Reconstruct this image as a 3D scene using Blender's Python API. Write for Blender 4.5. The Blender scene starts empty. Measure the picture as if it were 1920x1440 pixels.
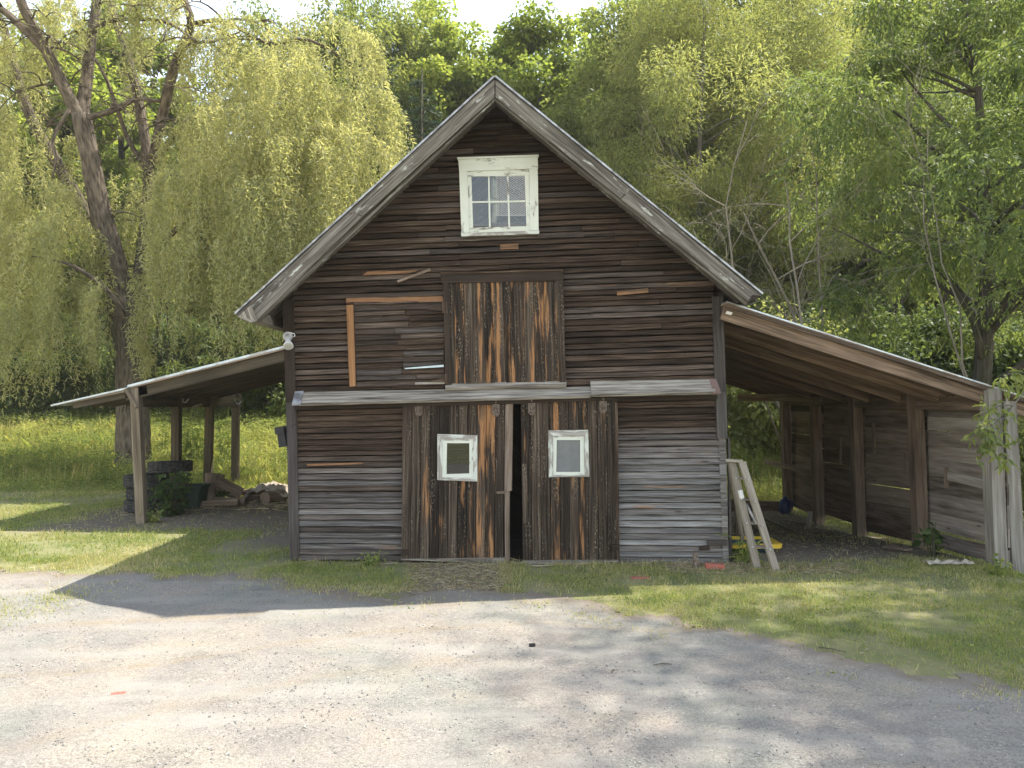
import bpy, math, random
import numpy as np
from mathutils import Vector, Matrix, noise as mnoise

random.seed(7)
RNG = np.random.default_rng(11)
scene = bpy.context.scene
COL = scene.collection
PI = math.pi
FPX, HOR, CAMH = 1387.0, 744.0, 2.22
PITCH = math.atan((HOR - 720.0) / FPX)

# ------------------------------------------------------------------ small helpers
def V(*a):
    return Vector(a)

def P(px, py, Y):
    """world point at distance Y that the photograph shows at pixel px, py"""
    u = (px - 960.0) / FPX
    v = (720.0 - py) / FPX
    dy = math.cos(PITCH) - v * math.sin(PITCH)
    dz = math.sin(PITCH) + v * math.cos(PITCH)
    s = Y / dy
    return Vector((u * s, Y, CAMH + dz * s))

def Q(Y, pts):
    return [P(x, y, Y) for x, y in pts]

def sstep(a, b, x):
    t = np.clip((x - a) / (b - a), 0, 1)
    return t * t * (3 - 2 * t)

def ground_z(x, y):
    x = np.asarray(x, float); y = np.asarray(y, float)
    z = -0.42 * sstep(9.6, 15.5, y) * sstep(2.5, 5.0, x)
    z = z - 0.16 * sstep(6.2, 6.8, x) * sstep(8.3, 9.6, y) * (1 - sstep(9.6, 15.5, y))
    z = z + 1.25 * sstep(18, 29, y) + 0.42 * sstep(18.5, 27, y) * sstep(2.5, 5.0, x)
    z = z + np.where(y > 28, 0.36 * (y - 28) * sstep(28, 36, y), 0) * np.clip(1 - (y - 75) / 200, 0.3, 1)
    return z

def gz(x, y):
    return float(ground_z(x, y))

_vn = np.random.default_rng(5).random((256, 256))
def vnoise(x, y, s, seed=0):
    x = np.asarray(x, float) / s + seed * 17.3
    y = np.asarray(y, float) / s + seed * 9.1
    xi = np.floor(x).astype(int); yi = np.floor(y).astype(int)
    fx = x - xi; fy = y - yi
    fx = fx * fx * (3 - 2 * fx); fy = fy * fy * (3 - 2 * fy)
    a = _vn[xi % 256, yi % 256]; b = _vn[(xi + 1) % 256, yi % 256]
    c = _vn[xi % 256, (yi + 1) % 256]; d = _vn[(xi + 1) % 256, (yi + 1) % 256]
    return (a * (1 - fx) + b * fx) * (1 - fy) + (c * (1 - fx) + d * fx) * fy

def fbm(x, y, s, seed=0):
    return (vnoise(x, y, s, seed) * .5 + vnoise(x, y, s * .47, seed + 1) * .3 + vnoise(x, y, s * .21, seed + 2) * .2)

ORG = {}
def link(o, parent):
    COL.objects.link(o)
    if parent is not None:
        o.parent = parent

def empty(name, loc, label, cat, group=None, rz=0):
    o = bpy.data.objects.new(name, None)
    COL.objects.link(o)
    o.empty_display_size = 0.2
    o.location = loc
    o.rotation_euler = (0, 0, rz)
    ORG[o.name] = Vector(loc)
    o['label'] = label; o['category'] = cat
    if group: o['group'] = group
    return o

def tag(o, label, cat, group=None):
    o['label'] = label; o['category'] = cat
    if group: o['group'] = group
    return o

def org_of(parent):
    while parent is not None and parent.name not in ORG:
        parent = parent.parent
    return ORG[parent.name] if parent is not None else Vector((0, 0, 0))

class MB:
    """collects faces with UVs (u along the grain, in metres) and per-face wear values"""
    def __init__(s):
        s.v = []; s.f = []; s.uv = []; s.a = []
    def face(s, pts, uvs, tint=.5, wear=0., orange=0.):
        i = len(s.v)
        s.v += [tuple(p) for p in pts]
        s.f.append(tuple(range(i, i + len(pts))))
        s.uv += [tuple(q) for q in uvs]
        s.a.append((tint, wear, orange))
    def rings(s, rings, us, vs, closed=True, caps=True, tint=.5, wear=0., orange=0.):
        """shared-vertex loft; rings: list of point lists; us per ring; vs per ring-point (+1 when closed)"""
        base = len(s.v); m = len(rings[0])
        for r in rings:
            s.v += [tuple(p) for p in r]
        n = m if closed else m - 1
        for i in range(len(rings) - 1):
            for j in range(n):
                k = (j + 1) % m
                s.f.append((base + i * m + j, base + i * m + k, base + (i + 1) * m + k, base + (i + 1) * m + j))
                s.uv += [(us[i], vs[j]), (us[i], vs[j + 1]), (us[i + 1], vs[j + 1]), (us[i + 1], vs[j])]
                s.a.append((tint, wear, orange))
        if caps and closed and m > 2:
            for i, rv in ((0, True), (len(rings) - 1, False)):
                idx = [base + i * m + j for j in range(m)]
                if rv: idx = idx[::-1]
                s.f.append(tuple(idx))
                s.uv += [(us[i] + .02 * (j % 2), vs[0] + .01 * j) for j in range(m)]
                s.a.append((tint, wear, orange))
    def slab(s, tl, tr, br, bl, back, along='h', n=1, tint=None, wear=0., orange=0., wob=0.):
        """a board whose front face is the quad tl tr br bl and whose depth is the vector back"""
        tint = random.random() if tint is None else tint
        ru, rv = random.uniform(0, 50), random.uniform(0, 50)
        back = Vector(back)
        tl, tr, br, bl = map(Vector, (tl, tr, br, bl))
        if along == 'h': a0, a1, b0, b1 = tl, bl, tr, br
        else: a0, a1, b0, b1 = tl, tr, bl, br
        L = (b0 - a0).length; W = (a1 - a0).length; T = back.length
        rings = []; us = []
        wd = (a1 - a0).normalized()
        for i in range(n + 1):
            t = i / n
            p = a0.lerp(b0, t); q = a1.lerp(b1, t)
            if wob and 0 < i < n or (wob and n > 1):
                p = p + wd * random.uniform(-wob, wob); q = q + wd * random.uniform(-wob, wob)
                d = back.normalized() * random.uniform(-wob, wob) * .6
                p = p + d; q = q + d
            if along == 'h': rings.append([p, p + back, q + back, q])
            else: rings.append([p, q, q + back, p + back])
            us.append(ru + L * t)
        if along == 'h': vs = [rv, rv + T, rv + T + W, rv + 2 * T + W, rv + 2 * T + 2 * W]
        else: vs = [rv, rv + W, rv + W + T, rv + 2 * W + T, rv + 2 * W + 2 * T]
        s.rings(rings, us, vs, True, True, tint, wear, orange)
    def beam(s, a, b, w, h, up=(0, 0, 1), n=1, tint=None, wear=0., orange=0., wob=0.):
        """a square timber from a to b (centre line), w across, h along up"""
        a = Vector(a); b = Vector(b); d = (b - a).normalized(); up = Vector(up)
        sd = d.cross(up)
        if sd.length < 1e-4: sd = d.cross(Vector((0, 1, 0)))
        sd.normalize(); u = sd.cross(d).normalized()
        hs, hu = sd * w / 2, u * h / 2
        s.slab(a - hs + hu, b - hs + hu, b - hs - hu, a - hs - hu, sd * w, 'h', n, tint, wear, orange, wob)
    def box(s, c, size, rz=0, rx=0, ry=0, **k):
        M = Matrix.Rotation(rz, 3, 'Z') @ Matrix.Rotation(ry, 3, 'Y') @ Matrix.Rotation(rx, 3, 'X')
        c = Vector(c); x = M @ Vector((size[0] / 2, 0, 0)); y = M @ Vector((0, size[1] / 2, 0)); z = M @ Vector((0, 0, size[2] / 2))
        s.slab(c - x - y + z, c + x - y + z, c + x - y - z, c - x - y - z, y * 2, 'h', 1, **k)
    def tube(s, pts, radii, sides=8, tint=.5, caps=True, jit=0., wear=0.):
        pts = [Vector(p) for p in pts]
        d0 = (pts[1] - pts[0]).normalized()
        ref = Vector((1, 0, 0)) if abs(d0.x) < .8 else Vector((0, 1, 0))
        nx = (ref - d0 * ref.dot(d0)).normalized()
        rings = []; us = []; u = random.uniform(0, 30)
        for i, p in enumerate(pts):
            d = (pts[min(i + 1, len(pts) - 1)] - pts[max(i - 1, 0)])
            if d.length < 1e-6: d = d0
            d.normalize()
            nx = (nx - d * nx.dot(d)).normalized(); ny = d.cross(nx)
            r = radii[i] if hasattr(radii, '__len__') else radii
            ring = []
            for j in range(sides):
                a = 2 * PI * j / sides
                rr = r * (1 + (random.uniform(-jit, jit) if jit else 0))
                ring.append(p + nx * math.cos(a) * rr + ny * math.sin(a) * rr)
            rings.append(ring)
            if i: u += (p - pts[i - 1]).length
            us.append(u)
        r0 = radii[0] if hasattr(radii, '__len__') else radii
        vs = [2 * PI * r0 * j / sides for j in range(sides + 1)]
        s.rings(rings, us, vs, True, caps, tint, wear)
    def lathe(s, prof, c=(0, 0, 0), axis='Z', n=24, M=None, tint=.5):
        c = Vector(c); rings = []
        for r, h in prof:
            ring = []
            for j in range(n):
                a = 2 * PI * j / n
                p = Vector((r * math.cos(a), r * math.sin(a), h))
                if M is not None: p = M @ p
                ring.append(c + p)
            rings.append(ring)
        us = [.05 * i for i in range(len(prof))]
        s.rings(rings, us, [2 * PI * .3 * j / n for j in range(n + 1)], True, False, tint)
    def build(s, name, mat, parent=None, smooth=False):
        me = bpy.data.meshes.new(name)
        o0 = org_of(parent)
        vv = [(p[0] - o0.x, p[1] - o0.y, p[2] - o0.z) for p in s.v]
        me.from_pydata(vv, [], s.f)
        uvl = me.uv_layers.new(name='UVMap')
        uvl.data.foreach_set('uv', np.array(s.uv, 'f').ravel())
        arr = np.array(s.a, 'f')
        for i, nm in enumerate(('tint', 'wear', 'orange')):
            at = me.attributes.new(nm, 'FLOAT', 'FACE')
            at.data.foreach_set('value', np.ascontiguousarray(arr[:, i]))
        if smooth:
            me.polygons.foreach_set('use_smooth', np.ones(len(s.f), bool))
        me.materials.append(mat)
        me.update()
        o = bpy.data.objects.new(name, me)
        link(o, parent)
        return o

def poly_mesh(name, W, tint, mat, parent=None, local=False):
    """W: (N,k,3) polygons, one mesh; tint: (N,)"""
    N, k, _ = W.shape
    if parent is not None and not local: W = W - np.array(org_of(parent))
    me = bpy.data.meshes.new(name)
    me.vertices.add(N * k)
    me.vertices.foreach_set('co', np.ascontiguousarray(W.reshape(-1), 'f'))
    me.loops.add(N * k)
    me.loops.foreach_set('vertex_index', np.arange(N * k, dtype='i'))
    me.polygons.add(N)
    me.polygons.foreach_set('loop_start', np.arange(0, N * k, k, dtype='i'))
    at = me.attributes.new('tint', 'FLOAT', 'FACE')
    at.data.foreach_set('value', np.ascontiguousarray(tint, 'f'))
    me.materials.append(mat)
    me.update(calc_edges=True)
    o = bpy.data.objects.new(name, me)
    link(o, parent)
    return o

def nrm(a):
    return a / np.maximum(np.linalg.norm(a, axis=1, keepdims=True), 1e-9)

def leaf_quads(pos, ax, L, Wd, rng=RNG, droop=.15, face_up=0.):
    ax = nrm(ax)
    r = rng.normal(size=ax.shape)
    if face_up: r = r * face_up + np.array([[0., 0., 1.]])
    sd = nrm(np.cross(ax, r))
    L = np.broadcast_to(np.asarray(L, float), (len(pos),))[:, None]
    Wd = np.broadcast_to(np.asarray(Wd, float), (len(pos),))[:, None]
    dz = np.zeros_like(pos); dz[:, 2] = -1
    mid = pos + ax * L * .45
    tip = pos + ax * L + dz * L * droop
    return np.stack([pos, mid + sd * Wd / 2, tip, mid - sd * Wd / 2], axis=1)

# ------------------------------------------------------------------ materials
class NT:
    def __init__(s, name):
        s.m = bpy.data.materials.new(name); s.m.use_nodes = True
        s.t = s.m.node_tree; s.t.nodes.clear()
        s.out = s.t.nodes.new('ShaderNodeOutputMaterial')
    def n(s, typ, _o=0, **k):
        nd = s.t.nodes.new('ShaderNode' + typ)
        for key, val in k.items():
            if key.startswith('_'):
                setattr(nd, key[1:], val)
        for key, val in k.items():
            if key.startswith('_'): continue
            inp = nd.inputs[int(key[1:])] if key[0] == 'i' and key[1:].isdigit() else nd.inputs[key.replace('__', ' ')]
            if hasattr(val, 'is_output'): s.t.links.new(val, inp)
            elif hasattr(val, 'outputs'): s.t.links.new(val.outputs[0], inp)
            else: inp.default_value = val
        return nd
    def attr(s, name):
        return s.n('Attribute', _attribute_name=name).outputs['Fac']
    def math(s, op, a, b=0., c=None, clamp=False):
        nd = s.n('Math', _operation=op, _use_clamp=clamp, i0=a, i1=b)
        if c is not None:
            if hasattr(c, 'is_output'): s.t.links.new(c, nd.inputs[2])
            else: nd.inputs[2].default_value = c
        return nd.outputs[0]
    def noise(s, vec, scale, detail=4., rough=.55, dist=0.):
        nd = s.n('TexNoise', Vector=vec, Scale=scale, Detail=detail, Roughness=rough, Distortion=dist)
        return nd.outputs['Fac']
    def scale(s, vec, x, y, z=1.):
        return s.n('VectorMath', _operation='MULTIPLY', i0=vec, i1=(x, y, z)).outputs[0]
    def ramp(s, fac, stops, interp='LINEAR'):
        nd = s.n('ValToRGB', Fac=fac)
        cr = nd.color_ramp; cr.interpolation = interp
        while len(cr.elements) < len(stops): cr.elements.new(.5)
        for e, (p, c) in zip(cr.elements, stops):
            e.position = p; e.color = (c[0], c[1], c[2], 1) if hasattr(c, '__len__') else (c, c, c, 1)
        return nd.outputs[0]
    def mix(s, fac, a, b, mode='MIX'):
        nd = s.n('MixRGB', _blend_type=mode, Fac=fac)
        for key, val in (('Color1', a), ('Color2', b)):
            if hasattr(val, 'is_output'): s.t.links.new(val, nd.inputs[key])
            else: nd.inputs[key].default_value = (val[0], val[1], val[2], 1)
        return nd.outputs[0]
    def bump(s, h, strength=.3, dist=.01):
        return s.n('Bump', Height=h, Strength=strength, Distance=dist).outputs[0]
    def principled(s, col, rough=.8, normal=None, metal=0., spec=.3):
        k = {}
        if normal is not None: k['Normal'] = normal
        nd = s.n('BsdfPrincipled', Roughness=rough, Metallic=metal, **k)
        nd.inputs['Specular IOR Level'].default_value = spec
        if hasattr(col, 'is_output'): s.t.links.new(col, nd.inputs['Base Color'])
        else: nd.inputs['Base Color'].default_value = (col[0], col[1], col[2], 1)
        return nd
    def done(s, sh):
        s.t.links.new(sh.outputs[0] if hasattr(sh, 'outputs') else sh, s.out.inputs['Surface'])
        return s.m

def wood(name, stops, grey=(.2, .205, .21), orange=None, paint=None, gs=(1.1, 34.), bump=.5, knots=True, spk=0., contrast=1., tw=.13):
    t = NT(name)
    uv = t.n('UVMap', _uv_map='UVMap').outputs[0]
    tint, wear, orr = t.attr('tint'), t.attr('wear'), t.attr('orange')
    warp = t.noise(t.scale(uv, 1.4, 5), 1., 3.)
    uvw = t.n('VectorMath', _operation='ADD', i0=uv, i1=t.scale(t.n('CombineXYZ', Y=warp).outputs[0], 0, .05)).outputs[0]
    g1 = t.noise(t.scale(uvw, gs[0], gs[1]), 1., 6., .62)
    g2 = t.noise(t.scale(uvw, gs[0] * 2.5, gs[1] * 4), 1., 3., .6)
    big = t.noise(t.scale(uv, .7, 3), 1., 3., .5)
    f = t.math('MULTIPLY_ADD', g1, .75 * contrast, t.math('MULTIPLY', g2, .3 * contrast))
    f = t.math('ADD', f, t.math('MULTIPLY_ADD', tint, tw, -tw * .6))
    f = t.math('ADD', f, t.math('MULTIPLY_ADD', big, .3, -.15))
    f = t.math('ADD', f, t.math('MULTIPLY', wear, .12))
    f = t.math('SUBTRACT', f, .02 + .52 * (contrast - 1))
    col = t.ramp(f, stops)
    gfac = t.math('MULTIPLY', wear, t.math('MULTIPLY_ADD', g1, .9, .25), clamp=True)
    gcol = t.mix(1., (grey[0], grey[1], grey[2]), t.ramp(f, [(.3, (.25, .24, .24)), (.75, (1.3, 1.3, 1.3))]), 'MULTIPLY')
    col = t.mix(gfac, col, gcol)
    if orange:
        m = t.noise(t.scale(uv, 1.1, 13.), 1., 4., .6)
        m = t.math('ADD', t.math('MULTIPLY', m, 1.0), t.math('MULTIPLY_ADD', orr, .55, -.92))
        m = t.math('MULTIPLY', m, 9., clamp=True)
        m = t.math('MULTIPLY', m, t.ramp(g2, [(.3, .35), (.55, 1.)]))
        oc = t.mix(g1, (orange[0] * .45, orange[1] * .4, orange[2] * .4), (orange[0] * 1.5, orange[1] * 1.5, orange[2] * 1.5))
        col = t.mix(m, col, oc)
    if spk:
        sp = t.noise(t.scale(uv, 26., 60.), 1., 2., .7)
        st = t.noise(t.scale(uv, .9, 11.), 1.3, 2., .5)
        sm = t.math('MULTIPLY', t.ramp(sp, [(.55, 0.), (.64, 1.)]), t.ramp(st, [(.5, 0.), (.66, 1.)]))
        col = t.mix(t.math('MULTIPLY', sm, spk), col, (.34, .29, .22))
    if paint:
        pn = t.noise(t.scale(uv, 2.6, 9.), 1., 6., .68)
        pm = t.ramp(t.math('ADD', pn, paint[1]), [(.47, 0.), (.53, 1.)])
        pc = t.mix(t.noise(t.scale(uv, 5, 5), 1., 3.), paint[0], (paint[0][0] * .82, paint[0][1] * .84, paint[0][2] * .8))
        col = t.mix(pm, col, pc)
    if knots:
        vo = t.n('TexVoronoi', Vector=t.scale(uv, 1.6, 6.), Scale=1.0, Randomness=1.)
        kn = t.ramp(vo.outputs['Distance'], [(.045, 1.), (.11, 0.)])
        col = t.mix(t.math('MULTIPLY', kn, .7), col, (.02, .014, .01))
    h = t.math('MULTIPLY_ADD', g1, .7, t.math('MULTIPLY', g2, .5))
    return t.done(t.principled(col, .88, t.bump(h, bump, .012), spec=.2))

def plain(name, col, rough=.6, var=.2, scale=18., metal=0., spec=.35, dirt=None, bump=.1):
    t = NT(name)
    co = t.n('TexCoord').outputs['Object']
    n = t.noise(co, scale, 5., .6)
    c = t.mix(t.ramp(n, [(.3, 0.), (.7, 1.)]), tuple(x * (1 - var) for x in col), tuple(x * (1 + var) for x in col))
    if dirt:
        n2 = t.noise(co, scale * .4, 6., .65)
        c = t.mix(t.ramp(n2, [(.48, 0.), (.6, 1.)]), c, dirt)
    return t.done(t.principled(c, rough, t.bump(n, bump, .01), metal, spec))

def leaf_mat(name, cols, trans=.45, rough=.55, spec=.25):
    t = NT(name)
    tint = t.attr('tint')
    col = t.ramp(tint, [(i / (len(cols) - 1), c) for i, c in enumerate(cols)])
    p = t.principled(col, rough, spec=spec)
    tc = t.mix(1., col, (1.25, 1.2, .7), 'MULTIPLY')
    tr = t.n('BsdfTranslucent', Color=tc)
    mx = t.n('MixShader', i0=trans, i1=p, i2=tr)
    return t.done(mx)

def bark(name, a, b, su=2., sv=14., moss=None):
    t = NT(name)
    uv = t.n('UVMap', _uv_map='UVMap').outputs[0]
    n = t.noise(t.scale(uv, su, sv), 1., 5., .65, .6)
    v = t.n('TexVoronoi', Vector=t.scale(uv, su * 1.2, sv * .9), Scale=1.).outputs['Distance']
    f = t.math('MULTIPLY_ADD', v, .45, t.math('MULTIPLY', n, .65))
    col = t.ramp(f, [(.25, a), (.75, b)])
    if moss:
        col = t.mix(t.ramp(t.noise(t.scale(uv, .7, 1.5), 1., 4.), [(.45, 0.), (.65, .7)]), col, moss)
    return t.done(t.principled(col, .9, t.bump(f, 1., .06), spec=.15))

DARKS = [(.22, (.007, .0045, .0032)), (.42, (.026, .0168, .0112)), (.58, (.074, .050, .0345)), (.74, (.165, .122, .09)), (.9, (.27, .22, .172))]
M = {}
M['siding'] = wood('weathered_siding', DARKS, grey=(.255, .26, .262), orange=(.27, .15, .078), contrast=1.3, gs=(1.6, 60.), tw=.15, bump=.8)
M['plank'] = wood('door_planks', [(.25, (.006, .0042, .0032)), (.46, (.025, .018, .013)), (.62, (.066, .049, .036)), (.78, (.14, .112, .085)), (.92, (.23, .195, .155))],
                  grey=(.2, .19, .175), orange=(.34, .175, .075), spk=.7, gs=(.8, 46.), contrast=1.5, tw=.26)
M['dark_board'] = wood('dark_trim_boards', [(.3, (.012, .0085, .0065)), (.6, (.045, .033, .025)), (.85, (.12, .095, .073))], orange=(.3, .12, .06))
M['orange_board'] = wood('raw_orange_board', [(.3, (.14, .07, .032)), (.6, (.31, .165, .078)), (.85, (.41, .245, .125))])
M['rake'] = wood('rake_boards', [(.3, (.03, .026, .022)), (.48, (.112, .099, .084)), (.62, (.215, .198, .172)), (.8, (.36, .338, .3))],
                 paint=((.5, .51, .47), -.125), gs=(.9, 22.), contrast=1.25)
M['ledge'] = wood('grey_ledge_boards', [(.28, (.06, .05, .04)), (.45, (.175, .155, .13)), (.62, (.295, .27, .232)), (.82, (.43, .40, .355))], gs=(1.2, 26.), contrast=1.6)
M['white'] = wood('peeling_white_paint', [(.3, (.12, .105, .09)), (.6, (.3, .28, .25)), (.85, (.42, .4, .37))], paint=((.64, .66, .60), .1), knots=False, gs=(1.2, 26.))
M['white_worn'] = wood('worn_white_paint', [(.3, (.14, .125, .11)), (.6, (.33, .31, .28)), (.85, (.45, .43, .4))], paint=((.58, .60, .56), -.02), knots=False, gs=(1.2, 26.))
M['grey_post'] = wood('grey_weathered_posts', [(.28, (.07, .062, .053)), (.5, (.185, .17, .15)), (.7, (.31, .295, .27)), (.88, (.42, .40, .37))], gs=(.8, 18.), contrast=1.15)
M['tan_post'] = wood('tan_posts', [(.28, (.055, .042, .03)), (.5, (.15, .12, .085)), (.7, (.26, .215, .16)), (.88, (.35, .3, .235))], gs=(.8, 18.), contrast=1.1)
M['shed_wood'] = wood('shed_boards', [(.28, (.06, .043, .031)), (.5, (.175, .13, .098)), (.7, (.28, .222, .172)), (.88, (.37, .305, .245))],
                      grey=(.29, .30, .30), gs=(.9, 11.), contrast=1.1, bump=.25, tw=.34)
M['rafter'] = wood('brown_rafters', [(.28, (.05, .034, .022)), (.46, (.16, .112, .078)), (.62, (.27, .195, .14)), (.8, (.37, .285, .215))], gs=(.7, 17.), contrast=1.4, orange=(.3, .13, .06), bump=.25)
M['rafter_left'] = wood('olive_rafters', [(.28, (.03, .023, .015)), (.5, (.075, .06, .04)), (.7, (.125, .102, .07)), (.88, (.18, .15, .108))], gs=(.7, 14.), bump=.25)
M['deck'] = wood('roof_deck', [(.28, (.15, .105, .073)), (.5, (.33, .24, .172)), (.7, (.46, .35, .262)), (.88, (.55, .44, .34))], gs=(.7, 9.), bump=.2)
M['ladder'] = wood('ladder_wood', [(.28, (.075, .062, .048)), (.48, (.2, .172, .14)), (.66, (.31, .275, .23)), (.85, (.41, .37, .315))], gs=(.9, 26.), bump=.25, knots=False)
M['log'] = wood('split_logs', [(.28, (.06, .042, .03)), (.5, (.17, .125, .09)), (.7, (.3, .235, .175)), (.88, (.4, .33, .26))], gs=(1.5, 16.), bump=.6)
M['metal_roof'] = plain('galvanised_roof', (.42, .47, .52), .42, .12, 6., .75, .5, dirt=(.3, .3, .3))
M['flash'] = plain('metal_flashing', (.36, .37, .39), .5, .25, 14., .5, dirt=(.17, .165, .17))
M['rust_flash'] = plain('brown_flashing', (.16, .105, .09), .7, .25, 20.)
M['iron'] = plain('rusty_iron', (.17, .14, .115), .8, .4, 60., .2, dirt=(.1, .06, .04))
M['black'] = plain('black_plastic', (.014, .014, .017), .55, .2, 30.)
M['lamp_white'] = plain('lamp_white', (.62, .63, .63), .35, .06, 12.)
M['lamp_grey'] = plain('lamp_grey', (.36, .36, .37), .4, .1, 12.)
M['lens'] = plain('lamp_lens', (.4, .4, .36), .2, .08, 20.)
M['rubber'] = plain('tire_rubber', (.018, .018, .019), .8, .3, 25., dirt=(.05, .046, .04))
M['bin'] = plain('green_bin_plastic', (.028, .05, .035), .6, .25, 12.)
M['brick'] = plain('red_brick', (.36, .1, .07), .85, .2, 50., dirt=(.26, .14, .11), bump=.4)
M['cloth'] = plain('dirty_canvas', (.36, .32, .26), .9, .25, 10., dirt=(.2, .165, .12))
M['yellow'] = plain('yellow_plastic', (.62, .42, .05), .5, .12, 14.)
M['teal'] = plain('teal_plastic', (.016, .04, .045), .55, .2, 10.)
M['blue'] = plain('blue_plastic', (.012, .022, .085), .4, .2, 10.)
M['pale_blue'] = plain('pale_blue_strip', (.5, .6, .62), .7, .12, 20.)
M['paper'] = plain('paper_tag', (.55, .52, .48), .8, .1, 20.)
M['tape'] = plain('white_tape', (.66, .66, .64), .6, .1, 20.)
M['stone'] = plain('field_stone', (.26, .24, .215), .9, .3, 9.)
M['grey_pane'] = plain('dusty_pane', (.13, .14, .15), .22, .12, 9., spec=.5)
M['pale_tube'] = plain('pale_tubes', (.5, .48, .4), .7, .2, 20.)

def glass(name, dust):
    t = NT(name)
    tr = t.n('BsdfTransparent', Color=(.9, .92, .92, 1))
    gl = t.n('BsdfGlossy', Color=(1, 1, 1, 1), Roughness=.03)
    fr = t.n('Fresnel', IOR=1.6).outputs[0]
    a = t.n('MixShader', i0=t.math('MULTIPLY_ADD', fr, .75, .0, clamp=True), i1=tr, i2=gl)
    df = t.n('BsdfDiffuse', Color=(.34, .34, .33, 1))
    b = t.n('MixShader', i0=dust, i1=a, i2=df)
    return t.done(b)
M['glass'] = glass('window_glass', .05)
M['clear'] = glass('clean_glass', .015)

M['bark'] = bark('willow_bark', (.016, .012, .009), (.17, .138, .105), 3.2, 13.)
M['bark2'] = bark('grey_bark', (.05, .045, .04), (.2, .185, .165), 2., 12.)
M['bark_dark'] = bark('dark_bark', (.03, .026, .022), (.11, .095, .08), 2., 12., (.05, .055, .03))
M['bark_dead'] = bark('dead_wood', (.13, .11, .085), (.33, .29, .23), 2., 20.)
M['twig'] = bark('pale_twigs', (.2, .175, .14), (.42, .38, .31), 2., 20.)
M['willow_leaf'] = leaf_mat('willow_leaves', [(.19, .215, .105), (.315, .33, .16), (.42, .415, .22), (.52, .50, .30)], .62)
M['maple_leaf'] = leaf_mat('maple_leaves', [(.085, .125, .034), (.175, .23, .058), (.27, .32, .08), (.36, .385, .11)], .62)
M['ash_leaf'] = leaf_mat('ash_leaves', [(.085, .115, .045), (.155, .195, .066), (.23, .265, .09), (.31, .32, .12)], .6)
M['elder_leaf'] = leaf_mat('elder_leaves', [(.07, .10, .045), (.13, .178, .066), (.195, .24, .083), (.275, .305, .11)], .6)
M['olive_leaf'] = leaf_mat('olive_leaves', [(.13, .16, .07), (.225, .25, .10), (.31, .335, .14), (.40, .405, .195)], .6)
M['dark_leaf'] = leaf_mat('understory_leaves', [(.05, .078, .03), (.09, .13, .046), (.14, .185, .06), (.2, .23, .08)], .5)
M['needle'] = leaf_mat('pine_needles', [(.02, .04, .024), (.036, .064, .036), (.055, .088, .045), (.085, .115, .055)], .25)
M['weed_leaf'] = leaf_mat('weed_leaves', [(.085, .145, .045), (.19, .25, .075), (.32, .355, .115), (.47, .46, .17)], .56)
M['vine_leaf'] = leaf_mat('vine_leaves', [(.022, .045, .016), (.04, .075, .022), (.07, .11, .03), (.12, .16, .045)], .4)
M['lawn'] = leaf_mat('lawn_grass', [(.12, .175, .045), (.22, .275, .075), (.335, .345, .115), (.48, .42, .23), (.58, .50, .33)], .45)
M['meadow'] = leaf_mat('meadow_grass', [(.17, .235, .07), (.31, .355, .105), (.44, .44, .16), (.56, .51, .25), (.6, .54, .34)], .56)
M['straw'] = leaf_mat('dry_straw', [(.2, .16, .09), (.32, .26, .16), (.42, .36, .24)], .2)
# ------------------------------------------------------------------ the barn
YF = 10.0                      # plane of the barn front
barn = empty('barn', (0, 10, 0), 'old dark brown clapboard barn with a steep gable and two sliding doors', 'barn')

def lerp(a, b, t): return a + (b - a) * t
def pw(x, xs, ys): return float(np.interp(x, xs, ys))

# roof lines in the plane of the gable end (world x, z), traced at the front edge of the roof
YR = 9.46
ra = P(928, 149, YR); rl = P(447, 590, YR); rr = P(1424, 553, YR)
def roof_top(x):
    if x < ra.x: return lerp(ra.z, rl.z, (ra.x - x) / (ra.x - rl.x))
    return lerp(ra.z, rr.z, (x - ra.x) / (rr.x - ra.x))

def left_edge(py): return pw(py, [590, 755, 1048], [549, 554, 559])
def right_edge(py): return pw(py, [560, 700, 820, 1055], [1338, 1342, 1348, 1357])
def tilt(yl): return pw(yl, [210, 400, 600, 757, 900, 1048], [-40, -32, -28, -21, -4, 7])
def rowpt(yl, x01, px):
    return yl + tilt(yl) * x01

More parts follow.
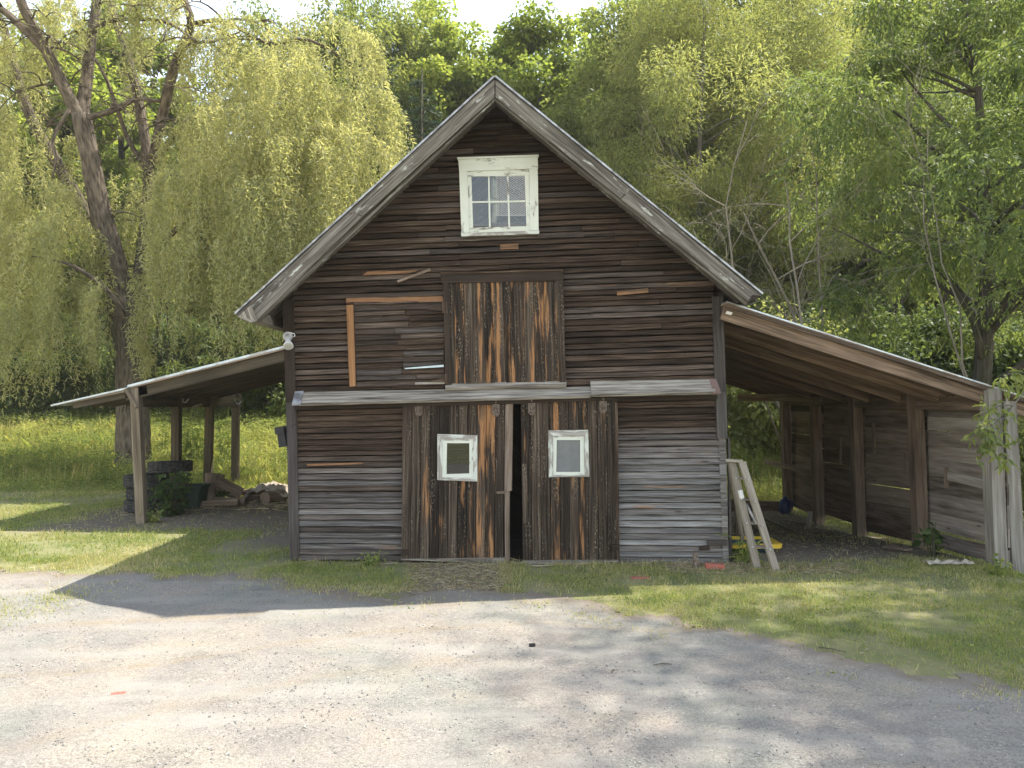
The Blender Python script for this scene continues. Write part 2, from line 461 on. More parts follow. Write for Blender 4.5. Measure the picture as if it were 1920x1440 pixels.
def clap_rows(mb, y0, y1, step, xl, xr, off, warp, holes=(), roof=False, wearfn=None, orfn=None, maxlen=3.4, dx=.08):
    """rows of clapboards; y0..y1 photograph heights at the left edge of the wall"""
    y = y0; k = 0
    while y > y1:
        yt = y - step * random.uniform(.93, 1.07)
        px0, px1 = xl(y), xr(y)
        spans = [(px0, px1)]
        for hx0, hx1, hy0, hy1 in holes:
            if y - step * .3 > hy0 and yt + step * .3 < hy1:
                ns = []
                for a, b in spans:
                    if hx1 <= a or hx0 >= b: ns.append((a, b)); continue
                    if hx0 > a: ns.append((a, hx0))
                    if hx1 < b: ns.append((hx1, b))
                spans = ns
        for a, b in spans:
            if not roof or y > 600:
                qa = [P(px, yy + tilt(yy) * (px - 550.) / 800., YF) for px, yy in ((a, yt - 1), (b, yt - 1), (b, y + 1.5), (a, y + 1.5))]
                mb.slab(*[p + V(0, .03 - off, 0) for p in qa], (0, .012, 0), 'h', 1, tint=0.)
            else:
                c0 = [px for px in np.linspace(a, b, 60) if roof_top(P(px, y, YF).x) - .06 > P(px, y - 12 + tilt(y) * (px - 550.) / 800., YF).z]
                if len(c0) > 1:
                    qa = [P(px, yy + tilt(yy) * (px - 550.) / 800., YF) for px, yy in ((c0[0], yt - 1), (c0[-1], yt - 1), (c0[-1], y + 1.5), (c0[0], y + 1.5))]
                    mb.slab(*[p + V(0, .03 - off, 0) for p in qa], (0, .012, 0), 'h', 1, tint=0.)
            cuts = [a]
            while cuts[-1] < b - 40:
                cuts.append(min(b, cuts[-1] + random.uniform(.35, 1.) * maxlen / .0072))
            cuts[-1] = b
            if len(cuts) > 2 and cuts[-1] - cuts[-2] < 25: cuts.pop(-2)
            for c0, c1 in zip(cuts[:-1], cuts[1:]):
                tint = random.random() ** 1.2
                wr = wearfn((c0 + c1) / 2, y) if wearfn else 0.
                og = orfn((c0 + c1) / 2, y) if orfn else random.choice([0] * 24 + [.66])
                n = max(2, int((c1 - c0) * .0072 / dx))
                rings = []; us = []; ru = random.uniform(0, 40); rv = random.uniform(0, 40)
                curl = random.uniform(-.3, 1.) * .006 * warp
                gap = random.uniform(.003, .012)
                ph = random.uniform(0, 50)
                slump = random.uniform(-.003, .003) * warp; grv = random.uniform(.009, .016)
                for i in range(n + 1):
                    px = lerp(c0, c1, i / n)
                    if i == 0: px += gap / .0072 * .5
                    if i == n: px -= gap / .0072 * .5
                    t01 = (px - 550.) / 800.
                    pb = P(px, y + tilt(y) * t01, YF); pt = P(px, yt + tilt(yt) * t01, YF)
                    nz = mnoise.noise(Vector((px * .02, y * .4, ph))) * .0065 * warp + slump
                    no = mnoise.noise(Vector((px * .015, y * .3, ph + 9))) * .007 * warp
                    nz2 = mnoise.noise(Vector((px * .03, y * .3, ph + 19))) * .003 * warp
                    endc = (abs(i / n - .5) * 2) ** 4 * curl
                    zb = pb.z + nz; zt = pt.z - grv + nz2
                    if roof:
                        lim = roof_top(pb.x) - .05
                        if zb > lim: continue
                    o = off + .024 + no + endc
                    rings.append([(pt.x, YF + .004 - off, zt), (pb.x, YF - o, zb + .003), (pb.x, YF - o + .003, zb), (pb.x, YF + .026 - off, zb), (pt.x, YF + .026 - off, zt)])
                    us.append(ru + px * .0072)
                if len(rings) < 2: continue
                if y < 735 and random.random() < .018 and len(rings) < 16: continue      # a missing board
                mb.rings(rings, us, [rv, rv + .08, rv + .084, rv + .11, rv + .12, rv + .2], True, True, tint, wr, og)
        y = yt; k += 1

def wearf(px, y):
    w = 0.
    if y > 820 and px > 1000: w = min(1., (y - 800) / 90.) * random.uniform(.55, 1.)
    elif y > 855 and px < 800: w = min(1., (y - 845) / 80.) * random.uniform(.1, .8)
    elif y < 757: w = random.choice([0, 0, 0, 0, .1, .18])
    return w
mb = MB()
clap_rows(mb, 1049, 175, 10.75, left_edge, right_edge, 0., 1.45,
          holes=[(757, 1152, 748, 1200), (877, 990, 326, 433), (834, 1056, 520, 728)], roof=True, wearfn=wearf)
mb.build('siding', M['siding'], barn)

# the shuttered hatch beside the loft door, clad in the same boards and standing slightly proud
mb = MB()
clap_rows(mb, 729, 572, 10.75, lambda y: pw(y, [570, 728], [664, 669]), lambda y: 833, .02, 1.5, maxlen=1.1, wearfn=lambda a, b: random.choice([0, .1, .3]))
mb.build('hatch', M['siding'], barn)

# sheathing of the closed sides (the inside stays dark)
def wall_slab(name, a, b, zt_a, zt_b, mat, th=.06):
    mb = MB(); a = Vector(a); b = Vector(b)
    d = (b - a).normalized(); nb = Vector((-d.y, d.x, 0)) * th
    mb.slab(Vector((a.x, a.y, zt_a)), Vector((b.x, b.y, zt_b)), b, a, nb, 'h', 1)
    return mb.build(name, mat, barn)
xl0, xr0 = P(546, 1049, YF).x, P(1362, 1055, YF).x
wall_slab('side_wall', (xl0, 16.6, -.2), (xl0, 10.02, -.2), roof_top(xl0) - .12, roof_top(xl0) - .12, M['dark_board'])
wall_slab('side_wall', (xr0 - .02, 10.02, -.6), (xr0 - .02, 16.6, -.6), roof_top(xr0) - .12, roof_top(xr0) - .12, M['dark_board'])
mb = MB()
apx = V(ra.x, 16.6, ra.z - .12)
for s, x in ((0, xl0), (1, xr0)):
    c = V(x, 16.6, roof_top(x) - .12); b = V(x, 16.6, -.6); m = V(ra.x, 16.6, -.6)
    if s == 0: mb.slab(c, apx, m, b, (0, .06, 0))
    else: mb.slab(apx, c, b, m, (0, .06, 0))
mb.build('back_wall', M['dark_board'], barn)
mb = MB(); mb.box(((xl0 + xr0) / 2, 13.3, -.02), (xr0 - xl0, 6.5, .08)); mb.build('floor', M['dark_board'], barn)

# corner boards (lower right one is broken away to show clapboard ends)
def cb(ptsY, Y, back, name='corner_board', mat='dark_board', along='v', n=4, wob=0., **k):
    mb = MB(); mb.slab(*Q(Y, ptsY), (0, back, 0), along, n, wob=wob, **k)
    return mb.build(name, M[mat], barn)
cb([(529, 560), (550, 560), (554, 755), (536, 755)], 9.965, .05, wear=.0, tint=.25)
cb([(536, 755), (555, 755), (561, 1049), (543, 1049)], 9.962, .05, tint=.45, wear=.3)
cb([(1336, 556), (1357, 556), (1361, 735), (1341, 735)], 9.963, .05, tint=.5, wear=.25)
cb([(1342, 735), (1362, 735), (1364, 822), (1345, 822)], 9.955, .05, tint=.55, wear=.35)
mb = MB()
y = 822
while y < 1055:
    h = random.uniform(8, 24); y2 = min(1056, y + h)
    xa, xb = pw(y, [822, 1055], [1348, 1356]), pw(y, [822, 1055], [1361, 1367])
    mb.slab(*Q(9.975, [(xa, y), (xb, y), (xb, y2 - .6), (xa, y2 - .6)]), (0, .04, 0), 'h', 1, wear=random.uniform(.3, 1))
    y = y2
mb.build('corner_board', M['siding'], barn)
cb([(1365, 820), (1369, 820), (1373, 1056), (1368, 1056)], 9.985, .05, wear=.3)
# patched scraps near the lower right corner
cb([(1325, 1014), (1364, 1013), (1364, 1023), (1328, 1024)], 9.945, .02, 'patch_board', along='h', tint=.6, wear=.3)
cb([(1312, 1024), (1330, 1022), (1331, 1031), (1311, 1032)], 9.942, .02, 'patch_board', along='h', tint=.3)
# orange batten, orange header, small orange patch, loose strip, pale strips
cb([(649, 572), (662, 571), (667, 724), (655, 725)], 9.945, .025, 'batten', 'orange_board', n=5, wob=.002, tint=.6)
cb([(649, 559), (830, 555), (831, 565), (649, 569)], 9.955, .03, 'header_board', 'siding', 'h', 6, .002, tint=.6, orange=.93)
cb([(690, 508), (790, 505), (770, 512), (680, 516)], 9.957, .02, 'patch_board', 'siding', 'h', 4, tint=.6, orange=.95)
cb([(937, 459), (972, 457), (972, 466), (938, 467)], 9.955, .02, 'patch_board', 'siding', 'h', 1, tint=.6, orange=1.)
cb([(744, 526), (806, 503), (808, 507), (746, 530)], 9.93, .012, 'loose_board', 'shed_wood', 'h', 3, tint=.6)
cb([(758, 690), (832, 684), (832, 688), (760, 692)], 9.93, .008, 'loose_board', 'pale_blue', 'h', 3)
cb([(778, 717), (834, 716), (834, 720), (778, 721)], 9.93, .012, 'loose_board', 'ledge', 'h', 3)
cb([(575, 870), (680, 867), (681, 870), (576, 874)], 9.962, .01, 'patch_board', 'siding', 'h', 3, tint=.5, orange=1.)
cb([(1157, 547), (1215, 540), (1216, 548), (1157, 554)], 9.962, .012, 'patch_board', 'siding', 'h', 2, tint=.7, orange=.9)

# roof
mb = MB()
ro = .035
for e in (rl, rr):
    a = V(ra.x, YR - .04, ra.z); b = V(e.x, YR - .04, e.z)
    d = (b - a).normalized(); up = V(-d.z, 0, d.x)
    if up.z < 0: up = -up
    mb.slab(a, b, b - up * .1, a - up * .1, (0, 7.5, 0), 'h', 1, tint=.3)
mb.build('roof', M['rake'], barn)
mb = MB()
for e, s in ((rl, -1), (rr, 1)):
    a = V(ra.x, YR - .06, ra.z + .012); b = V(e.x + s * .02, YR - .06, e.z)
    d = (b - a).normalized(); up = V(-d.z, 0, d.x)
    if up.z < 0: up = -up
    mb.slab(a + up * .022, b + up * .022, b, a, (0, 7.55, 0), 'h', 1)
mb.build('roof_covering', M['flash'], barn)
def rake(pts, n=6, mat='rake', **k):
    mb = MB(); mb.slab(*Q(YR - .045, pts), (0, .03, 0), 'h', n, wob=.0015, **k); return mb.build('rake_board', M[mat], barn)
rake([(660, 398), (927, 150), (927, 182), (680, 405)], tint=.55)
rake([(471, 574), (659, 399), (679, 406), (481, 600)], tint=.6)
rake([(929, 150), (1178, 357), (1164, 372), (929, 182)], tint=.5)
rake([(1179, 358), (1411, 551), (1404, 567), (1165, 373)], tint=.65)
for (a, b, c, d) in (((900, 202), (928, 176), (928, 184), (900, 210)),):
    pass
# narrow lower trims along both rakes
for pts in ([(480, 600), (928, 184), (928, 189), (484, 604)], [(928, 184), (1403, 568), (1398, 571), (928, 189)]):
    mb = MB(); mb.slab(*Q(YR - .01, pts), (0, .05, 0), 'h', 6, tint=.2); mb.build('rake_trim', M['rake'], barn)
# eave boards running back along both eaves
def eave(pts, mat='ledge'):
    mb = MB(); q = Q(YR - .062, pts); mb.slab(*q, (0, 7.45, 0), 'v', 1, tint=.4); return mb.build('eave_board', M[mat], barn)
eave([(445, 594), (471, 571), (482, 601), (470, 605)])
eave([(1404, 566), (1411, 553), (1427, 555), (1426, 557)], 'dark_board')
# ledge (small sloping drip roof above the doors)
def sloped(pt_top, pt_bot, Yt, Yb, back, name, mat, n=8, wob=.002, **k):
    mb = MB()
    tl, tr = P(*pt_top[0], Yt), P(*pt_top[1], Yt); bl, br = P(*pt_bot[0], Yb), P(*pt_bot[1], Yb)
    mb.slab(tl, tr, br, bl, back, 'h', n, wob=wob, **k)
    return mb.build(name, M[mat], barn)
sloped([(564, 735), (1108, 725)], [(560, 757), (1108, 742)], 9.95, 9.79, (0, .02, -.03), 'ledge', 'ledge', 14, .003, tint=.5)
sloped([(1107, 714), (1336, 711)], [(1109, 740), (1342, 735)], 9.95, 9.77, (0, .02, -.03), 'ledge', 'ledge', 8, .002, tint=.75)
sloped([(835, 717), (1062, 713)], [(835, 728), (1062, 722)], 9.945, 9.89, (0, .02, -.03), 'door_sill', 'ledge', 8, .003, tint=.55)
sloped([(553, 734), (569, 733)], [(547, 758), (563, 757)], 9.945, 9.775, (0, .01, -.02), 'flashing_cap', 'flash', 1, 0)
sloped([(1330, 710), (1343, 710)], [(1337, 737), (1352, 736)], 9.945, 9.76, (0, .01, -.02), 'flashing_cap', 'rust_flash', 1, 0)
# door track under the ledge
mb = MB(); mb.slab(*Q(9.86, [(752, 757), (1158, 745), (1158, 751), (752, 763)]), (0, .05, 0), 'h', 1, tint=.3)
mb.slab(*Q(9.93, [(552, 759), (1345, 739), (1345, 748), (552, 769)]), (0, .05, 0), 'h', 1, tint=.25)
mb.build('door_track', M['dark_board'], barn)

# loft door: planks, casings, hinge remnants
def plank_quad(mb, Y, tl, tr, br, bl, n, th=.03, orf=None, wearv=0., gap=.03, yj=.006, hole=None):
    for i in range(n):
        a, b = (i + gap * random.uniform(.3, 1)) / n, (i + 1 - gap * random.uniform(.3, 1)) / n
        def at(p, q, t): return (lerp(p[0], q[0], t), lerp(p[1], q[1], t))
        jy = random.uniform(0, yj)
        segs = 1 if orf is None else 6
        T0, T1, B0, B1 = at(tl, tr, a), at(tl, tr, b), at(bl, br, a), at(bl, br, b)
        pts = Q(Y, [T0, T1, B1, B0])
        og = orf(i / n) if orf else 0.
        parts = [(T0, T1, B1, B0)]
        if hole and T1[0] > hole[0] and T0[0] < hole[1]:
            def cut(p, q, y): return (lerp(p[0], q[0], (y - p[1]) / (q[1] - p[1])), y)
            parts = [(T0, T1, cut(T1, B1, hole[2]), cut(T0, B0, hole[2])), (cut(T0, B0, hole[3]), cut(T1, B1, hole[3]), B1, B0)]
        for pp in parts:
            mb.slab(*[p + V(0, jy, 0) for p in Q(Y, pp)], (0, th, 0), 'v', 8, wob=.0009, orange=og, wear=wearv)
mb = MB()
plank_quad(mb, 9.93, (832, 528), (1056, 524), (1060, 717), (836, 722), 12, orf=lambda t: random.choice([.56, .68, .76, .5, .72]))
loft = mb.build('loft_door', M['plank'], barn)
def sub(parent, pts, Y, back, name, mat, along='h', n=2, wob=.001, **k):
    mb = MB(); mb.slab(*Q(Y, pts), (0, back, 0), along, n, wob=wob, **k); return mb.build(name, M[mat], parent)
sub(loft, [(826, 513), (1056, 508), (1057, 526), (827, 531)], 9.905, .04, 'head_casing', 'dark_board', tint=.35)
sub(loft, [(825, 510), (1056, 505), (1057, 508), (826, 513)], 9.885, .06, 'drip_cap', 'siding', tint=.85)
sub(loft, [(831, 531), (842, 531), (847, 721), (835, 722)], 9.905, .04, 'jamb', 'dark_board', 'v', tint=.4)
sub(loft, [(1043, 526), (1056, 526), (1061, 716), (1049, 716)], 9.905, .04, 'jamb', 'plank', 'v', tint=.6, orange=.45)
sub(loft, [(829, 566), (838, 566), (839, 587), (830, 587)], 9.895, .02, 'hinge', 'siding', 'v', tint=.8)
sub(loft, [(833, 701), (841, 701), (842, 720), (834, 720)], 9.895, .02, 'hinge', 'siding', 'v', tint=.7)
for tri in ([(800, 580), (830, 574), (830, 583), (828, 583)], [(805, 714), (833, 707), (833, 716), (806, 716)]):
    sub(loft, tri, 9.915, .008, 'strap', 'siding', 'h', 1, 0, tint=.72)

# sliding doors
YD = 9.90
def door_window(door, outer, inner, sash, wmat, pane):
    o, s_, g = outer, sash, inner          # each: TL TR BR BL
    mb = MB()
    def ring(a, b, Y, th):
        for i in range(4):
            j = (i + 1) % 4
            al = 'h' if i % 2 == 0 else 'v'
            q = [a[i], a[j], b[j], b[i]]
            if i == 0: q = [a[0], a[1], b[1], b[0]]
            if i == 1: q = [b[1], a[1], a[2], b[2]]
            if i == 2: q = [b[3], b[2], a[2], a[3]]
            if i == 3: q = [a[0], b[0], b[3], a[3]]
            mb.slab(*Q(Y, q), (0, th, 0), al, 2, wob=.001)
    ring(o, s_, YD - .028, .03)
    w = mb.build('window_frame', M['white_worn'], door)
    mb = MB(); ring(s_, g, YD - .018, .03); mb.build('window_sash', M['white'], door)
    mb = MB(); mb.slab(*Q(YD - .004, g), (0, .003, 0), 'h', 1); mb.build('window_pane', pane, door)

def hanger(door, px, py):
    mb = MB(); c = P(px, py, YD - .02)
    w, h = .05, .075
    prof = [(-w, h), (w, h)] + [(w * math.cos(a), -h * .45 + w * 1.1 * math.sin(a)) for a in [-PI * k / 8 for k in range(0, 9)]]
    fr = [c + V(x, -.006, z) for x, z in prof]; bk = [p + V(0, .016, 0) for p in fr]
    mb.rings([fr, bk], [0, .02], [.03 * i for i in range(len(fr) + 1)])
    # raised loop and axle bolt
    loop = [c + V(.032 * math.cos(a), -.016, -.02 + .045 * math.sin(a)) for a in [PI * (1.0 + k / 10) for k in range(11)]]
    loop = [c + V(-.032, -.016, .03)] + loop + [c + V(.032, -.016, .03)]
    mb.tube(loop, .0085, 6)
    mb.tube([c + V(0, -.03, 0), c + V(0, .0, 0)], .013, 8)
    mb.tube([c + V(0, -.018, .05), c + V(0, -.018, -.03)], .008, 6)
    # wheel on the track
    mb.tube([c + V(0, .0, .1), c + V(0, .03, .1)], .036, 14)
    mb.beam(c + V(0, -.012, .12), c + V(0, -.012, .05), .03, .012, up=(0, 1, 0))
    mb.tube([c + V(0, -.03, .1), c + V(0, .0, .1)], .012, 8)
    return mb.build('hanger', M['iron'], door)

def orangeL(t):
    if .66 < t < .82: return .8
    return random.choice([.3, .45, .55, .63])
def orangeR(t):
    if .25 < t < .7: return random.choice([.62, .67, .74])
    return random.choice([.3, .45, .55, .6])
mb = MB()
plank_quad(mb, YD, (755, 758), (947, 758), (944, 1046), (752, 1048), 11, orf=orangeL, gap=.05, hole=(836, 882, 829, 890))
dl = mb.build('sliding_door', M['plank'], barn); dl['label'] = 'sliding door with clear dark pane and a pale batten along its edge'
sub(dl, [(947, 758), (962, 757), (960, 920), (946, 921)], YD - .012, .04, 'edge_batten', 'shed_wood', 'v', 6, tint=.5, wear=.1)
sub(dl, [(946, 921), (956, 921), (956, 1056), (947, 1057)], YD - .008, .04, 'edge_batten', 'shed_wood', 'v', 6, tint=.4, wear=.1)
sub(dl, [(752, 1048), (946, 1046), (946, 1057), (752, 1050)], YD - .012, .05, 'bottom_rail', 'ledge', 'h', 6, tint=.35)
sub(dl, [(752, 1031), (765, 1030), (766, 1041), (752, 1042)], YD - .03, .05, 'stop_block', 'dark_board', 'h', 1, 0)
sub(dl, [(931, 922), (950, 921), (950, 926), (932, 926)], YD - .03, .03, 'latch', 'iron', 'h', 1, 0)
sub(dl, [(755, 757), (948, 755), (948, 759), (755, 761)], YD - .015, .03, 'top_rail', 'dark_board', 'h', 4)
door_window(dl, [(820, 814), (895, 816), (895, 903), (820, 900)], [(838, 831), (880, 831), (880, 888), (837, 889)],
            [(830, 824), (887, 824), (887, 895), (829, 895)], 'white', M['clear'])
hanger(dl, 785, 768); hanger(dl, 930, 769)
mb = MB()
plank_quad(mb, YD, (976, 752), (1155, 751), (1158, 1051), (980, 1051), 10, orf=orangeR, gap=.05, hole=(1042, 1090, 823, 887))
dr = mb.build('sliding_door', M['plank'], barn); dr['label'] = 'sliding door with dusty grey pane and many orange streaks'
sub(dr, [(980, 1051), (1158, 1050), (1160, 1054), (980, 1061)], YD - .012, .05, 'bottom_rail', 'ledge', 'h', 6, tint=.35)
sub(dr, [(1147, 1022), (1160, 1021), (1160, 1031), (1148, 1032)], YD - .03, .05, 'stop_block', 'dark_board', 'h', 1, 0)
sub(dr, [(978, 870), (987, 870), (989, 980), (981, 982)], YD - .014, .03, 'edge_batten', 'plank', 'v', 4, tint=.9)
sub(dr, [(1153, 755), (1158, 755), (1162, 1050), (1157, 1050)], YD - .008, .04, 'edge_batten', 'siding', 'v', 6, tint=.6)
sub(dr, [(976, 748), (1157, 747), (1157, 751), (976, 753)], YD - .015, .03, 'top_rail', 'dark_board', 'h', 4)
door_window(dr, [(1028, 807), (1103, 806), (1105, 894), (1029, 895)], [(1044, 825), (1088, 825), (1088, 885), (1043, 885)],
            [(1037, 818), (1095, 818), (1096, 891), (1037, 891)], 'white', M['grey_pane'])
hanger(dr, 997, 766); hanger(dr, 1131, 763)

# gable window: casing, sash with two by three panes, wire lattice behind the glass
def S(mb, Y, pts, th, along='h', n=2, **k): mb.slab(*Q(Y, pts), (0, th, 0), along, n, wob=.0012, **k)
YW = 9.95
mb = MB()
S(mb, YW, [(859, 297), (1008, 292), (1009, 316), (861, 321)], .045)
S(mb, YW, [(861, 321), (876, 321), (880, 436), (865, 437)], .045, 'v')
S(mb, YW, [(992, 317), (1008.5, 316), (1010, 432), (995, 432)], .045, 'v')
S(mb, YW - .02, [(857, 295), (1010, 290), (1010, 293), (857, 298)], .07)
win = mb.build('window', M['white'], barn)
mb = MB()
S(mb, YW - .025, [(864, 437), (1011, 432), (1011, 438), (865, 443)], .07)
mb.build('window_sill', M['white_worn'], win)
mb = MB(); Yw2 = YW + .02
S(mb, Yw2, [(876, 321), (992, 317), (992, 329), (877, 331)], .03)
S(mb, Yw2, [(877, 331), (884, 331), (887, 427), (879, 427)], .03, 'v')
S(mb, Yw2, [(984, 329), (992, 329), (995, 425), (987, 425)], .03, 'v')
S(mb, Yw2, [(879, 427), (995, 424), (995, 433), (880, 437)], .03)
for x0, x1 in ((916.5, 918.5), (951.8, 955)):
    S(mb, Yw2 + .004, [(x0 - 1.6, 331), (x0 + 1.6, 331), (x1 + 1.6, 426), (x1 - 1.6, 426)], .02, 'v', 3)
S(mb, Yw2 + .002, [(885, 377.5), (985, 375.5), (985, 378.5), (885, 380.5)], .02, 'h', 3)
mb.build('window_sash', M['white'], win)
mb = MB(); S(mb, Yw2 + .014, [(882, 329), (986, 328), (989, 428), (884, 429)], .003, 'h', 1); mb.build('window_pane', M['glass'], win)
mb = MB()
nx, nz = 9, 11
for i in range(nx):
    for sgn in (1, -1):
        pts = []
        for j in range(nz * 2 + 1):
            x = 930 + (i + .5 + .5 * sgn * (1 if j % 2 else -1)) * 55 / nx
            y = 330 + j * 75 / (nz * 2)
            pts.append(P(x, y, Yw2 + .009))
        mb.tube(pts, .0032, 3, caps=False)
mb.build('wire_lattice', M['lamp_white'], win)
mb = MB()
mb.tube([P(925, 426, 10.1), P(929, 396, 10.1), P(930, 384, 10.1), P(925, 378, 10.1), P(914, 376, 10.1)], [.04, .045, .05, .045, .03], 10)
mb.tube([P(928, 374, 10.1), P(926, 332, 10.1)], [.05, .05], 10)
mb.build('pale_tubes', M['pale_tube'], win, True)  # pale tubes standing behind the middle panes

# ------------------------------------------------------------------ lamp, black box on the barn corner
lamp = empty('flood_lamp', P(541, 632, 9.94), 'white cone flood lamp on a round base at the top of the barn corner', 'lamp')
c = P(540, 631, 9.96)
Mx = Matrix.Rotation(PI / 2, 3, 'X')
mb = MB(); mb.lathe([(0, .045), (.05, .042), (.066, .02), (.066, 0)], c, n=20, M=Mx); mb.build('base', M['lamp_grey'], lamp, True)
mb = MB(); mb.tube([c + V(.0, -.05, 0), c + V(.03, -.1, -.03), c + V(.045, -.13, -.07)], [.03, .032, .03], 12); mb.build('socket', M['lamp_grey'], lamp, True)
ax = V(.055, -.16, -.16).normalized(); rot = V(0, 0, 1).rotation_difference(ax).to_matrix()
mb = MB(); mb.lathe([(.0, 0), (.03, .0), (.034, .03), (.05, .08), (.064, .12), (.066, .13), (.055, .13)], c + V(.035, -.11, -.055), n=22, M=rot); mb.build('shade', M['lamp_white'], lamp, True)
mb = MB(); mb.lathe([(.056, .127), (.03, .132), (0.001, .134)], c + V(.035, -.11, -.055), n=22, M=rot); mb.build('lens', M['lens'], lamp, True)
mb = MB(); mb.tube([c + V(.01, -.05, .035), c + V(.06, -.09, .045), c + V(.11, -.1, .03), c + V(.125, -.1, .0), c + V(.1, -.1, -.012)], .006, 6); mb.build('wire', M['lamp_white'], lamp, True)

blk = empty('wall_lamp', P(530, 820, 10.05), 'black box lamp on an arm tilted off the left barn corner', 'lamp')
mb = MB(); c = P(530, 819, 10.0)
mb.box(c, (.1, .13, .27), ry=-.15); mb.box(c + V(-.018, -.02, .09), (.115, .15, .1), ry=-.15); mb.build('body', M['black'], blk)
mb = MB(); mb.beam(P(531, 803, 10.0), P(550, 800, 9.98), .04, .05); mb.tube([P(545, 799, 9.96), P(556, 794, 9.94)], .004, 5); mb.build('arm', M['black'], blk)

# ------------------------------------------------------------------ right lean-to
rs = empty('lean_to', (4.6, 9.7, 0), 'open lean-to shed with brown rafters and a board back wall on the right', 'shed')
Yr0, Yr1 = 9.72, 17.4
t0, t1 = P(1362, 567, Yr0), P(1935, 750, Yr0)
d = (t1 - t0).normalized(); up = V(-d.z, 0, d.x)
t1b = t0 + d * 4.75
mb = MB(); mb.slab(t0 + up * .02, t1b + up * .02, t1b, t0, (0, Yr1 - Yr0 + .1, 0), 'h', 1); mb.build('roof', M['metal_roof'], rs)
mb = MB()
for i in range(26):
    ya = Yr0 + .02 + i * (Yr1 - Yr0) / 26; yb = ya + (Yr1 - Yr0) / 26 - .012
    a, b = t0 + V(0, ya - Yr0, 0), t1b + V(0, ya - Yr0, 0)
    off = up * -.003
    mb.slab(a + off, b + off, b + off - up * .022, a + off - up * .022, (0, yb - ya, 0), 'h', 4, wear=0.)
mb.build('roof_boards', M['deck'], rs)
for k, yy in enumerate(np.linspace(Yr0 + .06, Yr1 - .1, 8)):
    mb = MB()
    hh = .2
    a = t0 + V(0, yy - Yr0, 0) - up * (.03 + hh / 2); b = t1b - d * .25 + V(0, yy - Yr0, 0) - up * (.03 + hh / 2)
    mb.beam(a, b, .055, hh, n=8, tint=.1 if k < 1 else random.uniform(.3, .7), orange=.4 if k < 2 else 0.)
    mb.build('rafter', M['rafter'], rs)
mb = MB()
a = t0 + V(0, -.025, 0) - up * .02; b = t1b + V(0, -.025, 0) - up * .02
mb.slab(a, b, b - up * .045, a - up * .045, (0, .03, 0), 'h', 8, tint=.0); mb.build('fascia', M['shed_wood'], rs)
xw = 6.28
post_y = [9.75, 11.57, 13.6, 15.4, 17.1]
for k, yy in enumerate(post_y):
    mb = MB(); zb = gz(xw, yy) - .12
    mb.beam((xw + .09, yy, zb), (xw + .02, yy, 2.33), .17, .19, up=(0, 1, 0), n=8, wob=.002, tint=.5 if k else .7, wear=0.)
    mb.build('post', M['grey_post'] if k == 0 else M['shed_wood'], rs)
mb = MB(); mb.beam(P(1905, 1090, 9.8), P(1886, 752, 9.8), .17, .16, up=(0, 1, 0), n=8, wob=.003, tint=.65); mb.build('post', M['grey_post'], rs)
mb = MB(); mb.beam((xw + .0, 9.85, 2.13), (xw - .0, 17.2, 2.13), .06, .2, n=8, wob=.002, tint=.35); mb.build('beam', M['shed_wood'], rs)
mb = MB(); mb.beam((xw - .05, 14.9, 2.2), (xw - 1.0, 17.25, 2.2), .05, .16, n=3, tint=.6); mb.build('brace', M['shed_wood'], rs)
# the wall behind the posts: wide boards with cracks of light between them, each run between two posts
mb = MB(); xo = xw + .21
heights = [.0, .25, .5, .8, 1.05, 1.29, 1.5, 1.72, 1.92, 2.1, 2.26]
ys = [9.72, 11.57, 13.6, 15.4, 17.25]
for i in range(len(ys) - 1):
    for j in range(len(heights) - 1):
        y0, y1 = ys[i], ys[i + 1] - .006
        g = random.choice([.001, .003, .006, .011, .018]) if j > 1 else .004
        base0 = gz(xw, y0) * .75 - .0; base1 = gz(xw, y1) * .75
        f = max(0, 1 - j / 9)
        z0, z1 = heights[j] + base0 * f, heights[j] + base1 * f
        f2 = max(0, 1 - (j + 1) / 9)
        w0, w1 = heights[j + 1] + base0 * f2 - g, heights[j + 1] + base1 * f2 - g * random.uniform(0, 1.6)
        if j == 0:
            if i == 2: z0 += .06; z1 += .1
            if i == 0: w0 -= .03; w1 -= .05
        xx = xo + random.uniform(-.004, .004)
        wr = [.75, .12, 0, 0][i] * random.uniform(.5, 1.)
        mb.slab((xx, y0, w0), (xx, y1, w1), (xx, y1, z1), (xx, y0, z0), (.03, 0, 0), 'h', 6, wob=.002, wear=wr)
mb.build('board_wall', M['shed_wood'], rs)
for (a, b, h, w) in (((9.95, 1.02), (11.0, 1.05), .13, .6), ((12.3, 1.28), (13.2, 1.28), .06, .1), ((13.9, .55), (15.2, .55), .1, .1), ((10.1, 1.72), (10.9, 1.72), .1, .5)):
    mb = MB(); mb.beam((xo - .016, a[0], a[1]), (xo - .016, b[0], b[1]), .03, h, n=3, wear=w, tint=.7); mb.build('patch_board', M['shed_wood'], rs)
for (yy, z0, z1) in ((11.05, .86, 1.16), (13.25, 1.2, 1.75), (14.6, .9, 1.4), (12.25, .95, 1.3)):
    mb = MB(); mb.beam((xo - .018, yy, z0), (xo - .018, yy, z1), .03, .07, up=(0, 1, 0), tint=.7); mb.build('patch_board', M['shed_wood'], rs)
mb = MB(); mb.beam((xw + .05, 15.35, .62), (xw - .25, 17.6, .68), .05, .1, n=3, tint=.7); mb.build('brace', M['shed_wood'], rs)
mb = MB(); mb.beam((2.95, 17.2, gz(4, 17.2) + .07), (xw + .1, 17.2, gz(6, 17.2) + .07), .12, .26, n=3, tint=.3); mb.build('sill_beam', M['shed_wood'], rs)
